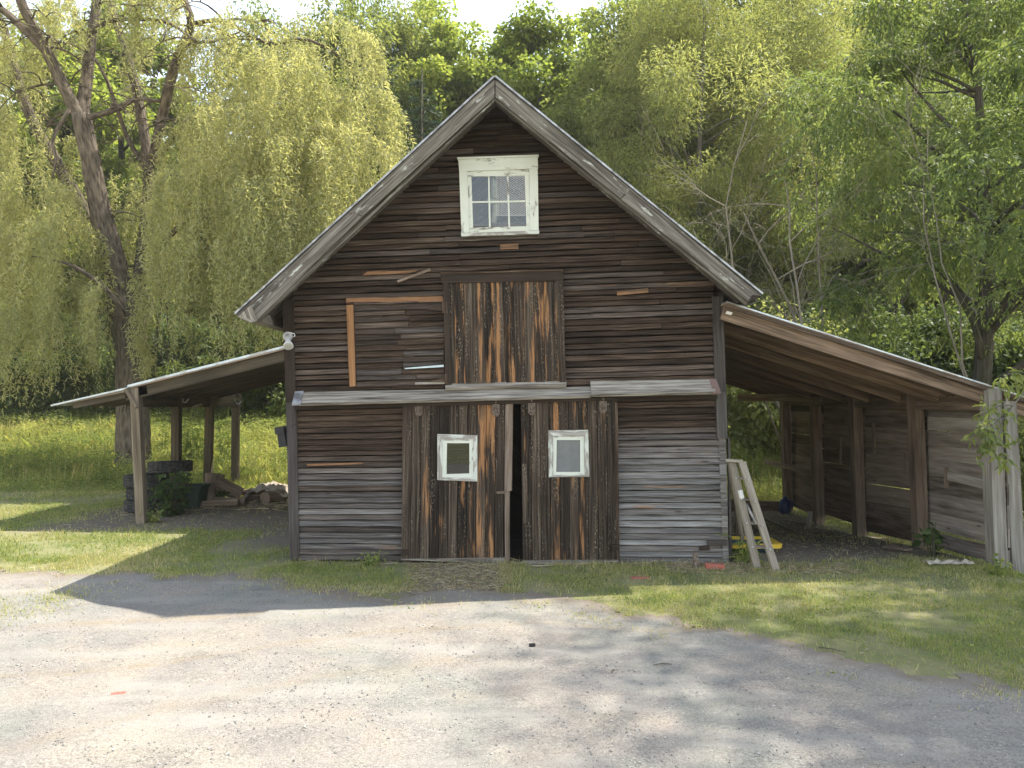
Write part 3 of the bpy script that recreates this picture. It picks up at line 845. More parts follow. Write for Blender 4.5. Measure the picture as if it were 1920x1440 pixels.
mb = MB(); q = Q(9.70, [(1363, 583), (1374, 586), (1371, 591), (1360, 588)]); mb.slab(*q, (0, .004, 0), 'h', 1); mb.build('paper_tag', M['paper'], rs)

# ------------------------------------------------------------------ left lean-to
ls = empty('lean_to', (-5.5, 13, 0), 'low lean-to on slim posts with a pale metal roof on the left', 'shed')
Yl0, Yl1 = 12.95, 16.75
a0, a1, a2 = P(533, 650, Yl0), P(238, 724, Yl0), P(94, 757, Yl0)
dd = (a0 - a1).normalized(); a0 = a0 + dd * ((-3.02 - a0.x) / dd.x)
up1 = V(-dd.z, 0, dd.x); dd2 = (a1 - a2).normalized(); up2 = V(-dd2.z, 0, dd2.x)
mb = MB()
mb.slab(a1, a0, a0 - up1 * .025, a1 - up1 * .025, (0, Yl1 - Yl0, 0), 'h', 1)
mb.slab(a2 - up2 * .02, a1 + dd2 * .05 - up2 * .02, a1 + dd2 * .05 - up2 * .05, a2 - up2 * .045, (0, Yl1 - Yl0, 0), 'h', 1)
for k in range(12):
    yy = Yl0 + .02 + k * .33
    for p, q in ((a1, a0),):
        mb.slab(p + up1 * .02 + V(0, yy - Yl0, 0), q + up1 * .02 + V(0, yy - Yl0, 0), q + V(0, yy - Yl0, 0), p + V(0, yy - Yl0, 0), (0, .04, 0), 'h', 1)
mb.build('roof', M['metal_roof'], ls)
mb = MB(); mb.slab(a1 - up1 * .03, a0 - up1 * .03, a0 - up1 * .05, a1 - up1 * .05, (0, Yl1 - Yl0 - .05, 0), 'h', 1, tint=.3)
mb.build('roof_boards', M['deck'], ls)
for k, yy in enumerate(np.linspace(Yl0 + .08, Yl1 - .1, 7)):
    mb = MB(); o = V(0, yy - Yl0, 0)
    mb.beam(a0 + o - up1 * .15, a1 + o - up1 * .15 - dd * .1, .05, .19, n=6, tint=.4 if k == 0 else random.uniform(.5, .9))
    mb.build('rafter', M['rafter_left'], ls)
    mb = MB()
    mb.beam(a1 + o - up2 * .13 + dd2 * .3, a2 + o - up2 * .09 + dd2 * .35, .05, .15, n=4, tint=.6 if k == 0 else random.uniform(.3, .6))
    mb.build('rafter', M['rafter_left'], ls)
mb = MB(); mb.slab(a2 - up2 * .05 + V(0, .0, 0), a1 + dd2 * .02 - up2 * .055, a1 + dd2 * .02 - up2 * .10, a2 - up2 * .055, (0, .04, 0), 'h', 3, tint=.7)
mb.build('fascia', M['tan_post'], ls)
xp = P(255, 900, 13.05).x
for k in range(4):
    yy = 13.05 + 1.56 * k
    mb = MB(); lean = [.07, .0, -.02, .0][k]
    xb = xp + (.05 if k == 0 else 0)
    mb.beam((xb + lean, yy, gz(xb, yy) - .1), (xb - lean, yy, 2.38), .15, .15, up=(0, 1, 0), n=8, wob=.002, tint=.8 if k == 0 else .35)
    mb.build('post', M['tan_post'] if k == 0 else M['rafter_left'], ls)
mb = MB(); mb.beam((xp + .02, 13.15, 2.2), (xp - .0, 18.0, 2.13), .06, .32, n=6, tint=.25); mb.build('beam', M['rafter_left'], ls)
mb = MB(); mb.beam(P(237, 729, 12.98), P(257, 764, 12.98), .06, .1, up=(0, 1, 0), tint=.7); mb.build('brace', M['tan_post'], ls)
for (px, py, Y) in ((343, 748, 14.6), (443, 752, 17.7)):
    p = P(px, py, Y); mb = MB()
    mb.tube([p, p + V(.02, -.05, -.06), p + V(.09, -.08, -.07), p + V(.15, -.08, .0)], .012, 6); mb.build('hook', M['lamp_grey'], ls)
mb = MB(); mb.beam(P(362, 764, 15.2), P(379, 758, 15.2), .05, .06); mb.build('loose_board', M['ledge'], ls)
# ------------------------------------------------------------------ stepladder leaning at the right barn corner
lad = empty('stepladder', (3.2, 9.6, 0), 'weathered wooden stepladder propped beside the right barn corner', 'ladder')
def gp(px, py):
    """point of the ground seen at a pixel"""
    Y = 9.
    for _ in range(40):
        p = P(px, py, Y); z = gz(p.x, Y)
        dz = p.z - z
        Y += dz * 2.2
        Y = max(3, min(60, Y))
    return P(px, py, Y)
fa, fb = gp(1420, 1066), gp(1443, 1068)
ta, tb = P(1372, 864, 9.75), P(1386, 866, 9.72)
def rail(a, b, mat='ladder', w=.095, h=.035):
    mb = MB(); mb.beam(a, b, w, h, up=(.25, -1, 0), n=6, wob=.001, tint=.7)
    return mb.build('side_rail', M[mat], lad)
r1 = rail(fa, ta); r2 = rail(fb + V(.06, -.06, 0), tb + V(.02, -.05, 0))
mb = MB(); mb.beam(ta + V(-.08, 0, .01), tb + V(.04, -.02, .01), .09, .035, tint=.8); mb.build('top_step', M['ladder'], lad)
b1, b2 = P(1392, 1030, 10.2), P(1372, 1005, 10.6)
mb = MB(); mb.beam(P(1368, 868, 9.8), P(1392, 1012, 10.3), .04, .055, up=(1, 0, 0), n=4, tint=.25); mb.build('rear_leg', M['ladder'], lad)
mb = MB(); mb.beam(P(1376, 900, 9.95), P(1384, 1000, 10.6), .04, .05, up=(1, 0, 0), n=4, tint=.2); mb.build('rear_leg', M['ladder'], lad)
for t in (.2, .42, .64, .84):
    a, b = fa.lerp(ta, t) + V(0, .03, 0), (fb + V(.06, -.06, 0)).lerp(tb + V(.02, -.05, 0), t)
    mb = MB(); mb.beam(a + V(-.0, .05, 0), b + V(0, .08, 0), .1, .025, tint=.35); mb.build('step', M['ladder'], lad)
    for e in (a, b):
        mb = MB(); mb.tube([e + V(.0, -.055, 0), e + V(0, -.03, 0)], .012, 8); mb.build('bolt', M['lamp_grey'], lad)
mb = MB(); mb.beam(P(1399, 945, 9.72), P(1419, 982, 9.6), .012, .03, tint=.7); mb.beam(P(1399, 946, 9.72), P(1398, 978, 9.66), .012, .03, tint=.7); mb.build('brace', M['flash'], lad)
mb = MB(); a = fa.lerp(ta, .68); bdir = (ta - fa).normalized()
mb.beam(a - bdir * .05, a + bdir * .06, .05, .1, up=(.25, -1, 0)); mb.build('tape', M['tape'], lad)

# tub under the ladder
tub = empty('tub', (3.35, 10.9, gz(3.35, 10.9)), 'dark teal tub with a bright yellow rim behind the ladder', 'tub')
Mt = Matrix.Identity(3)
def rrect(cx, cy, z, sx, sy, r, n=4):
    pts = []
    for qx, qy, a0 in ((1, 1, 0), (-1, 1, 90), (-1, -1, 180), (1, -1, 270)):
        for i in range(n + 1):
            a = math.radians(a0 + 90 * i / n)
            pts.append(V(cx + qx * (sx / 2 - r) + r * math.cos(a), cy + qy * (sy / 2 - r) + r * math.sin(a), z))
    return pts
tc = P(1412, 1020, 10.7); g0 = gz(3.4, 10.7)
lv = [(g0 - .02, .55, .4), (g0 + .1, .58, .44), (tc.z - .02, .68, .5), (tc.z - .02, .62, .44), (g0 + .06, .5, .36)]
mb = MB(); mb.rings([rrect(tc.x, 10.85, z, a, b, .08) for z, a, b in lv], [0, .1, .3, .33, .6], [.05 * i for i in range(21)]); mb.build('body', M['teal'], tub)
mb = MB(); lv = [(tc.z - .035, .70, .52), (tc.z - .035, .78, .6), (tc.z + .02, .79, .61), (tc.z + .03, .74, .56), (tc.z + .0, .62, .44), (tc.z - .035, .70, .52)]
mb.rings([rrect(tc.x, 10.85, z, a, b, .1) for z, a, b in lv], [0, .05, .1, .15, .2, .25], [.05 * i for i in range(21)], caps=False); mb.build('rim', M['yellow'], tub)

# bricks, rusty scrap
def brick(px, py, rz, lab, sink=0., s=1., tilt=.0):
    p = gp(px, py); mb = MB()
    mb.box((p.x, p.y, p.z + .03 * s - sink), (.24 * s, .11 * s, .065 * s), rz=rz, ry=tilt)
    o = mb.build('brick', M['brick'], None)
    bv = o.modifiers.new('bevel', 'BEVEL'); bv.width = .006; bv.segments = 2
    return tag(o, lab, 'brick', 'loose red bricks by the barn')
brick(1340, 1066, -.12, 'whole red brick lying at the right foot of the barn wall', tilt=.04)
brick(1201, 1084, .05, 'red brick sunk into the grass strip below the right door', .045, .95)
brick(222, 1300, .4, 'small orange brick chip on the sunlit gravel', .02, .42)
sc = empty('scrap_iron', gp(1305, 1062), 'small dark rusty iron scrap against the barn foot beside the brick', 'scrap')
p = gp(1305, 1063); mb = MB()
mb.slab(p + V(-.03, 0, .16), p + V(.01, 0, .2), p + V(.06, -.03, .0), p + V(-.03, -.03, .0), (.0, .02, 0), 'v', 1); mb.build('plate', M['iron'], sc)
mb = MB(); mb.tube([p + V(-.05, 0, .0), p + V(-.03, .01, .16), p + V(.0, .02, .24)], [.012, .01, .004], 6); mb.build('spike', M['iron'], sc)
p = gp(998, 1212); mb = MB(); mb.box(p + V(0, 0, .012), (.05, .03, .025), rz=.3); tag(mb.build('black_chip', M['black'], None), 'tiny black chip lying on the gravel in front of the doors', 'chip')

# blue jug hanging in the shed
jug = empty('jug', P(1472, 950, 16.7), 'dark blue plastic jug hanging on the rear post of the right shed', 'jug')
c = P(1472, 947, 16.7); mb = MB()
mb.lathe([(.0, -.18), (.1, -.18), (.125, -.14), (.13, .02), (.11, .1), (.05, .15), (.045, .19), (0, .19)], c, n=18); mb.build('body', M['blue'], jug, True)
mb = MB(); mb.tube([c + V(.1, -.02, .1), c + V(.16, -.02, .08), c + V(.15, -.02, -.05), c + V(.11, -.02, -.06)], .016, 7); mb.build('handle', M['blue'], jug, True)

# boards and sticks on the shed floor
def stick(name, a, b, w, h, mat, lab, cat):
    mb = MB(); mb.beam(a, b, w, h, n=4, wob=.002, tint=.8); return tag(mb.build(name, M[mat], None), lab, cat)
def gpy(px, Y, h=.03):
    x = (px - 960) / FPX * Y; return V(x, Y, gz(x, Y) + h)
stick('pole', gpy(1420, 15.6, .12), gpy(1485, 13.8, .05), .035, .035, 'tan_post', 'thin pale pole lying across the shed floor behind the ladder', 'pole')
stick('plank', gpy(1472, 15.7, .04), gpy(1520, 15.2, .05), .2, .03, 'shed_wood', 'short flat plank lying by the rear post of the right shed', 'plank')
stick('stake', gpy(1513, 14.9, .0), gpy(1519, 15.05, .3), .08, .05, 'ledge', 'short pale stake leaning at the foot of the shed wall', 'stake')
stick('plank', gpy(1700, 10.8, .04), gpy(1660, 11.2, .04), .16, .03, 'shed_wood', 'brown plank flat on the ground by the near shed post', 'plank')
mb = MB(); pr = gp(1778, 1060); pts = []
rows = []
for i in range(9):
    rows.append([pr + V(-.3 + .6 * i / 8, -.08 + .16 * j / 4, .02 + .07 * abs(math.sin(i * 1.3 + j)) * (1 - abs(j - 2) / 3)) for j in range(5)])
mb.rings(rows, [.08 * i for i in range(9)], [.04 * j for j in range(6)], closed=False)
tag(mb.build('rag', M['cloth'], None), 'crumpled pale rag on the grass before the shed wall', 'rag')

for (px, py, a, L, lab) in ((1243, 1250, .15, .16, 'small dark twig lying on the gravel right of centre'), (1150, 1262, 1.2, .1, 'tiny dark twig left of the small twig on the gravel'), (1560, 1222, -.5, .22, 'thin twig at the ragged grass edge on the right')):
    p = gp(px, py); mb = MB(); d = V(math.cos(a), math.sin(a), 0)
    mb.tube([p - d * L / 2 + V(0, 0, .02), p + V(0, .012, .022), p + d * L / 2 + V(0, 0, .016)], [.004, .005, .003], 5); mb.tube([p, p + V(.03, .04, .012)], [.003, .0015], 4)
    tag(mb.build('twig', M['bark_dark'], None), lab, 'twig', 'twigs on the ground')
# ------------------------------------------------------------------ tires, bin, logs under the left shed
def tire_mesh(R=.42, w=.235):
    mb = MB(); n = 56
    prof = [(R * .56, -w * .36), (R * .62, -w * .46), (R * .8, -w * .5), (R * .93, -w * .46), (R * .985, -w * .4)]
    tread = []
    for k in range(9):
        tread.append((R * (1.0 if k % 2 == 0 else .972), -w * .36 + w * .72 * k / 8))
    prof = prof + tread + [(r, -z) for r, z in prof[::-1]] + [(R * .6, 0), (R * .56, -w * .36)]
    rings = []
    for i, (r, z) in enumerate(prof):
        ring = []
        for j in range(n):
            a = 2 * PI * j / n
            rr = r - (R * .02 if (5 <= i <= 13 and j % 2 == 0) else 0)
            ring.append(V(rr * math.cos(a), rr * math.sin(a), z))
        rings.append(ring)
    mb.rings(rings, [.05 * i for i in range(len(rings))], [.05 * j for j in range(n + 1)], caps=False)
    return mb
TG = 'tires stacked under the left shed'
tx, ty = P(277, 950, 14.5).x, 14.5
tire0 = None
for k, (dx, dy, z, lab, tl) in enumerate(((0, 0, .12, 'worn black tire at the bottom of the stack behind the front post', 0), (.02, .03, .355, 'worn black tire second from the bottom of the stack behind the front post', 0),
                                     (-.03, .02, .59, 'worn black tire third from the bottom of the stack, its tread turned to the lawn', 0), (.32, .25, .83, 'black tire lying topmost and shifted right over the vine', .06))):
    if tire0 is None:
        tire0 = tire_mesh().build('tire', M['rubber'], None); o = tire0
    else:
        o = tire0.copy(); COL.objects.link(o)
    o.location = (tx + dx, ty + dy, gz(tx, ty) + z); o.rotation_euler = (tl, tl * .5, k * 1.1)
    tag(o, lab, 'tire', TG)
bn = empty('bin', (P(360, 930, 14.9).x, 14.9, 0), 'dark green plastic bin standing between the posts of the left shed', 'bin')
c = P(362, 930, 14.9); mb = MB(); g0 = gz(c.x, 14.9)
lv = [(g0 - .01, .38, .38), (g0 + .25, .44, .44), (g0 + .44, .5, .5), (g0 + .44, .46, .46), (g0 + .05, .34, .34)]
mb.rings([rrect(c.x, 14.9, z, a, b, .06) for z, a, b in lv], [0, .2, .4, .42, .8], [.05 * i for i in range(21)]); mb.build('body', M['bin'], bn)
mb = MB(); mb.rings([rrect(c.x, 14.9, z, a, b, .06) for z, a, b in ((g0 + .41, .5, .5), (g0 + .41, .54, .54), (g0 + .45, .54, .54), (g0 + .45, .48, .48))], [0, .02, .06, .1], [.05 * i for i in range(21)], caps=False); mb.build('rim', M['bin'], bn)

LG = 'logs and split wood by the left shed'
def log(px, Y, L, r, rz, tilt, lab, h=None, split=False, mat='log'):
    x = (px - 960) / FPX * Y; z = gz(x, Y) + (h if h is not None else r * .9)
    d = V(math.cos(rz) * math.cos(tilt), math.sin(rz) * math.cos(tilt), math.sin(tilt))
    c = V(x, Y, z); mb = MB(); n = 5; sides = 12
    pts = [c + d * (L * (i / n - .5)) + V(random.uniform(-1, 1), random.uniform(-1, 1), random.uniform(-1, 1)) * r * .05 for i in range(n + 1)]
    if split:
        e1 = d.cross(V(0, 0, 1)).normalized() if abs(d.z) < .9 else V(1, 0, 0); e2 = e1.cross(d)
        rings = []
        for p in pts:
            rings.append([p + e1 * r * math.cos(a) + e2 * (r * math.sin(a) - r * .3) for a in [PI * k / 6 for k in range(7)]] )
        mb.rings(rings, [L * i / n for i in range(n + 1)], [.1 * k for k in range(8)], tint=.8)
    else:
        mb.tube(pts, [r * random.uniform(.93, 1.06) for _ in pts], sides, .6, jit=.03)
    return tag(mb.build('log', M[mat], None), lab, 'log', LG)
log(402, 15.6, .62, .19, .3, 1.45, 'stout upright stump standing behind the third post', .28)
log(392, 15.3, .5, .14, 1.9, .9, 'split billet leaning on the left flank of the stump', .22, True)
log(428, 15.6, .55, .15, .5, -.55, 'short thick log tipped against the right flank of the stump', .3)
log(437, 16.1, .6, .1, -.5, -.3, 'slim split billet sloping down at the right end of the stump heap', .22, True)
log(410, 14.9, .8, .07, .1, .05, 'long thin limb lying flat in front of the stump', .08)
log(432, 15.2, .75, .08, -.2, .0, 'thick limb lying flat in the shade right of the bin', .08)
log(489, 16.0, .6, .12, .25, .0, 'round log at the left under the canvas', .11)
log(514, 15.6, .5, .13, 1.1, .0, 'round log with its sawn end toward the camera under the canvas', .12)
log(478, 16.2, .5, .09, 2.8, .0, 'thin log farthest left of the canvas heap', .1)
log(527, 16.1, .5, .1, .5, .1, 'short log half hidden by the barn corner', .16)
mb = MB(); c0 = P(507, 918, 16.05)
rows = []
for i in range(13):
    row = []
    for j in range(9):
        u, v = i / 12 - .5, j / 8 - .5
        x = c0.x + u * .95; y = 16.0 + v * .8
        z = gz(x, y) + .2 + .14 * math.cos(u * 3) * math.cos(v * 2.6) + .04 * math.sin(u * 23 + v * 9) + .03 * math.sin(v * 19) - .12 * (abs(u) * 2) ** 3
        row.append(V(x + .05 * math.sin(v * 12), y, max(z, gz(x, y) + .03)))
    rows.append(row)
mb.rings(rows, [.08 * i for i in range(13)], [.1 * j for j in range(10)], closed=False)
o = mb.build('canvas_cover', M['cloth'], None, True); tag(o, 'pale crumpled canvas draped over logs beside the barn corner', 'cloth')
sm = o.modifiers.new('solid', 'SOLIDIFY'); sm.thickness = .012

# ------------------------------------------------------------------ ground, driveway, grass
def edges(fine0, fine1, step, far0, far1, grow=1.28):
    a = list(np.arange(fine0, fine1 + 1e-6, step)); s = step
    while a[-1] < far1: s *= grow; a.append(a[-1] + s)
    s = step
    while a[0] > far0: s *= grow; a.insert(0, a[0] - s)
    return np.array(a)
def dirt_mask(x, y):
    n = (fbm(x, y, .9, 3) - .5) * 1.1
    m = sstep(-.3, .25, np.minimum(np.minimum(x - 2.9, 6.5 - x), np.minimum(y - 10.15, 17.6 - y)) + n)
    m = np.maximum(m, sstep(-.35, .5, np.minimum(np.minimum(x + 8.0, -2.9 - x), np.minimum(y - 12.3, 16.6 - y)) + n))
    m = np.maximum(m, sstep(-.2, .25, np.minimum(np.minimum(x + 4.3, -3.0 - x), np.minimum(y - 10.9, 12.8 - y)) + n * .8))
    m = np.maximum(m, .95 * sstep(-.1, .12, np.minimum(np.minimum(x + 1.2, -.12 - x), np.minimum(y - 8.2, 10.2 - y)) + n * .25))
    m = np.maximum(m, .8 * sstep(-.06, .1, np.minimum(np.minimum(x + 3.2, 3.2 - x), np.minimum(y - 9.74, 10.3 - y)) + n * .15))
    return m
def sheet(name, gx, gy, zoff, mat, keep=None, attrs=None, zfn=None):
    X, Y = np.meshgrid(gx, gy)
    Z = ground_z(X, Y) + zoff + (zfn(X, Y) if zfn else 0)
    nx, ny = len(gx), len(gy)
    co = np.stack([X, Y, Z], -1).reshape(-1, 3)
    i = np.arange(nx - 1)[None, :] + np.arange(ny - 1)[:, None] * nx
    f = np.stack([i, i + 1, i + 1 + nx, i + nx], -1).reshape(-1, 4)
    if keep is not None:
        kx = (X[:-1, :-1] + X[1:, 1:]) / 2; ky = (Y[:-1, :-1] + Y[1:, 1:]) / 2
        f = f[keep(kx, ky).reshape(-1)]
    me = bpy.data.meshes.new(name)
    me.vertices.add(len(co)); me.vertices.foreach_set('co', np.ascontiguousarray(co.reshape(-1), 'f'))
    me.loops.add(len(f) * 4); me.loops.foreach_set('vertex_index', np.ascontiguousarray(f.reshape(-1), 'i'))
    me.polygons.add(len(f)); me.polygons.foreach_set('loop_start', np.arange(0, len(f) * 4, 4, dtype='i'))
    me.polygons.foreach_set('use_smooth', np.ones(len(f), bool))
    for nm, fn in (attrs or {}).items():
        at = me.attributes.new(nm, 'FLOAT', 'POINT'); at.data.foreach_set('value', np.ascontiguousarray(fn(X, Y).reshape(-1), 'f'))
    me.materials.append(mat); me.update(calc_edges=True); me.validate()
    o = bpy.data.objects.new(name, me); COL.objects.link(o); o['kind'] = 'structure'
    return o

EP = [(-500, 1066), (0, 1068), (130, 1073), (260, 1070), (400, 1080), (600, 1104), (800, 1122), (1000, 1116), (1250, 1153), (1400, 1180), (1600, 1234), (1750, 1266), (1920, 1295), (2400, 1400)]
EX, EY = [], []
for px, py in EP:
    p = gp(px, py); EX.append(p.x); EY.append(p.y)
EX, EY = np.array(EX), np.array(EY)
def drive(x, y):
    """positive inside the gravel, metres from its edge"""
    return np.interp(x, EX, EY) - y + (fbm(x, y, 1.1, 12) - .5) * .95 + (fbm(x, y, .25, 4) - .5) * .45

TR = [[gp(*q) for q in line] for line in (((-40, 1272), (150, 1262), (300, 1242), (520, 1206), (700, 1186), (1000, 1166), (1300, 1185)), ((60, 1172), (180, 1166), (330, 1158), (500, 1150)), ((-60, 1420), (300, 1330), (640, 1262), (900, 1236)))]
def track(x, y):
    m = np.zeros(np.shape(x))
    for k, line in enumerate(TR):
        lx = [p.x for p in line]; ly = [p.y for p in line]
        d = np.abs(y - np.interp(x, lx, ly) + (fbm(x, y, .5, 44) - .5) * .12)
        m = np.maximum(m, np.exp(-(d / (.05 + .03 * k)) ** 2) * (x > lx[0]) * (x < lx[-1]) * [1, .9, .5][k])
    return m
t = NT('soil_ground')
co = t.n('NewGeometry').outputs['Position']
n1 = t.noise(co, 1.6, 6., .6); n2 = t.noise(co, 22., 5., .65); n3 = t.noise(co, 90., 3., .6)
gcol = t.mix(t.ramp(n1, [(.35, 0.), (.65, 1.)]), (.12, .14, .05), (.24, .22, .115))
dcol = t.mix(t.ramp(n2, [(.35, 0.), (.65, 1.)]), (.09, .072, .055), (.2, .168, .13))
dcol = t.mix(t.ramp(n3, [(.45, 0.), (.7, .7)]), dcol, (.27, .235, .18))
col = t.mix(t.attr('dirt'), gcol, dcol)
M['soil'] = t.done(t.principled(col, .95, t.bump(t.math('ADD', n2, n3), .5, .02), spec=.1))
hg = edges(-12, 12, .2, -140, 140); vg = edges(1.6, 26, .2, -60, 190)
sheet('ground', hg, vg, 0, M['soil'], attrs={'dirt': dirt_mask}, zfn=lambda x, y: -.06 * sstep(.05, .45, drive(x, y)))

t = NT('gravel')
co = t.n('NewGeometry').outputs['Position']
co2 = t.scale(co, 1, 1, 0)
v1 = t.n('TexVoronoi', Vector=co2, Scale=78.); v2 = t.n('TexVoronoi', Vector=co2, Scale=170.)
r1 = t.n('SeparateColor', i0=v1.outputs['Color']).outputs[0]; r2 = t.n('SeparateColor', i0=v2.outputs['Color']).outputs[0]
big = t.noise(co2, .55, 5., .55); mid = t.noise(co2, 3.2, 5., .6); fine = t.noise(co2, 160., 2., .6)
stone = t.ramp(r1, [(0., (.13, .122, .111)), (.25, (.182, .173, .158)), (.7, (.23, .22, .201)), (1., (.305, .292, .268))])
stone2 = t.ramp(r2, [(0., (.13, .122, .111)), (.5, (.215, .205, .187)), (1., (.3, .287, .262))])
col = t.mix(t.ramp(mid, [(.4, .25), (.62, .85)]), stone2, stone)
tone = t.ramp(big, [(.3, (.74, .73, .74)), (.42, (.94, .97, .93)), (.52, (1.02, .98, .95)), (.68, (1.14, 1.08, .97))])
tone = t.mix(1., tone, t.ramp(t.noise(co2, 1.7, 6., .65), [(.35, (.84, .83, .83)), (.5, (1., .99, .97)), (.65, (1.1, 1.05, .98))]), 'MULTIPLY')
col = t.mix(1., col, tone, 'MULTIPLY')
sand = t.mix(fine, (.22, .205, .178), (.31, .292, .255))
sm = t.ramp(t.noise(t.scale(co2, .35, 1.5, 1), 1.6, 5., .6), [(.5, 0.), (.66, .75)])
col = t.mix(sm, col, sand)
# faint wheel-worn arcs of finer, warmer grit
soil = t.mix(fine, (.13, .11, .085), (.24, .2, .155))
ed = t.math('ADD', t.math('MULTIPLY', t.attr('edge'), 1.7), t.math('MULTIPLY_ADD', mid, 1.4, -.95), clamp=True)
col = t.mix(t.math('SUBTRACT', 1., ed, clamp=True), col, soil)
trk = t.math('MULTIPLY', t.attr('track'), t.ramp(t.noise(co2, 5., 4., .65), [(.35, .1), (.6, 1.)]))
col = t.mix(t.math('MULTIPLY', trk, .75), col, t.mix(fine, (.17, .135, .085), (.27, .22, .15)))
oil = t.ramp(t.noise(t.scale(co2, .8, 1.4, 1), .9, 5., .62), [(.63, 0.), (.75, .55)])
col = t.mix(oil, col, (.115, .108, .102))
hgt = t.math('MULTIPLY_ADD', v1.outputs['Distance'], -.6, t.math('MULTIPLY', v2.outputs['Distance'], -.35))
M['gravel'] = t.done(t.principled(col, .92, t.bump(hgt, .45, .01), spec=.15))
def drive_z(x, y): return sstep(0, .6, drive(x, y)) * ((fbm(x, y, 1.3, 8) - .5) * .05 - .02 * track(x, y) + .02 * (fbm(x, y, .35, 18) - .4))
hg = edges(-9, 8, .055, -40, 30, 1.2); vg = edges(3.0, 9.4, .055, -35, 9.5, 1.25)
sheet('driveway', hg, vg, .005, M['gravel'], keep=lambda x, y: (drive(x, y) > 0) & (y > -5.2), attrs={'edge': lambda x, y: np.clip(drive(x, y) / .55, 0, 1), 'track': track}, zfn=drive_z)

# loose stones on the gravel: too many to count
r = np.random.default_rng(21); N = 52000
yy = 3.0 + (r.random(N) ** 1.6) * 5.8; xx = r.uniform(-1, 1, N) * (yy * .72 + .3)
kk = (drive(xx, yy) > .05) & (r.random(N) < .15 + .85 * sstep(.42, .62, fbm(xx, yy, .6, 33)))
xx, yy = xx[kk], yy[kk]; N = len(xx)
sz = .003 + .009 * r.random(N) ** 8
oct_v = np.array([(1, 0, 0), (0, 1, 0), (-1, 0, 0), (0, -1, 0), (0, 0, .75), (0, 0, -.6)], float)
oct_f = np.array([(0, 1, 4), (1, 2, 4), (2, 3, 4), (3, 0, 4), (1, 0, 5), (2, 1, 5), (3, 2, 5), (0, 3, 5)])
vv = oct_v[None] * sz[:, None, None] * r.uniform(.6, 1.25, (N, 6, 1))
an = r.uniform(0, 2 * PI, N); ca, sa = np.cos(an)[:, None], np.sin(an)[:, None]
vx = vv[..., 0] * ca - vv[..., 1] * sa; vy = vv[..., 0] * sa + vv[..., 1] * ca
vv = np.stack([vx + xx[:, None], vy + yy[:, None], vv[..., 2] + .006 + sz[:, None] * .25 + drive_z(xx, yy)[:, None]], -1)
t = NT('loose_gravel')
tn = t.attr('tint')
M['pebble'] = t.done(t.principled(t.ramp(tn, [(0, (.15, .143, .132)), (.4, (.21, .2, .184)), (.8, (.28, .27, .25)), (1, (.44, .43, .40))]), .9, spec=.15))
o = poly_mesh('gravel', vv[:, oct_f].reshape(-1, 3, 3), np.repeat(r.random(N), 8), M['pebble']); o['kind'] = 'stuff'

# short grass
def blades(name, x, y, h, w, mat, seed, lean=.5, tintmix=None, k5=False):
    r = np.random.default_rng(seed); N = len(x)
    a = r.uniform(0, 2 * PI, N); z = ground_z(x, y)
    b = np.stack([x, y, z - .004], 1)
    ld = np.stack([np.cos(a), np.sin(a), np.zeros(N)], 1) * (np.abs(r.normal(0, lean, N)) * h)[:, None]
    s = np.stack([-np.sin(a + r.normal(0, .8, N)), np.cos(a), np.zeros(N)], 1); s = s * (w / 2)[:, None]
    mid = b + ld * .35; mid[:, 2] += h * .6
    tip = b + ld; tip[:, 2] += h * r.uniform(.75, 1.05, N)
    if k5: W = np.stack([b - s, b + s, mid + s * .75, tip, mid - s * .75], 1)
    else: W = np.stack([b - s, b + s, tip], 1)
    tn = r.random(N) if tintmix is None else tintmix
    o = poly_mesh(name, W, tn, mat); o['kind'] = 'stuff'
    return o
def barn_free(x, y): return ~((x > -3.08) & (x < 2.95) & (y > 9.93) & (y < 18.1))
r = np.random.default_rng(33)
def lawn_pts(N, x0, x1, y0, y1):
    x = r.uniform(x0, x1, N); y = r.uniform(y0, y1, N)
    dr = drive(x, y); dens = sstep(.3, -.3, dr + (fbm(x, y, .3, 55) - .5) * 1.1)
    patch = sstep(.5, .62, fbm(x, y, .45, 30)) * .6 * sstep(1.0, .05, dr)         # tufts straying into the gravel
    pb = np.exp(-(((x + 5.25) / .42) ** 2 + ((y - 8.05) / .55) ** 2)) * 1.3          # the tuft of grass at the left edge
    pc = np.exp(-(((x - 3.55) / .22) ** 2 + ((y - 5.55) / .12) ** 2)) * .7 + np.exp(-(((x - 3.45) / .35) ** 2 + ((y - 5.0) / .2) ** 2)) * .45
    dens = np.maximum(dens, np.maximum(patch, np.maximum(pb, pc)))
    bare = sstep(.46, .64, fbm(x, y, .8, 40)) * .88
    dens = dens * (1 - .93 * dirt_mask(x, y)) * (1 - bare)
    dens = dens * (.45 + .9 * fbm(x, y, .28, 50))
    k = (r.random(N) < dens) & barn_free(x, y) & (np.abs(x) < y * .75 + .8)
    return x[k], y[k]
def lawn_tint(x, y):
    dry = sstep(.42, .66, fbm(x, y, 1.3, 60)) * .5 + .5 * sstep(-.6, .1, drive(x, y)) + .25 * dirt_mask(x, y)
    return np.clip(r.normal(.34, .17, len(x)) + dry * r.random(len(x)) , 0, 1)
x, y = lawn_pts(330000, -8, 8, 5.2, 10.4)
hh = r.uniform(.02, .062, len(x)) * (.6 + .9 * fbm(x, y, .5, 70)) * (1 + .7 * sstep(9.3, 9.9, y) * (np.abs(x) < 3))
blades('grass', x, y, hh, r.uniform(.004, .009, len(x)), M['lawn'], 1, .6, lawn_tint(x, y))
x, y = lawn_pts(330000, -15, 9, 9.4, 20)
hh = r.uniform(.025, .075, len(x)) * (.6 + .9 * fbm(x, y, .6, 71)) * (1 + .8 * sstep(15, 19, y))
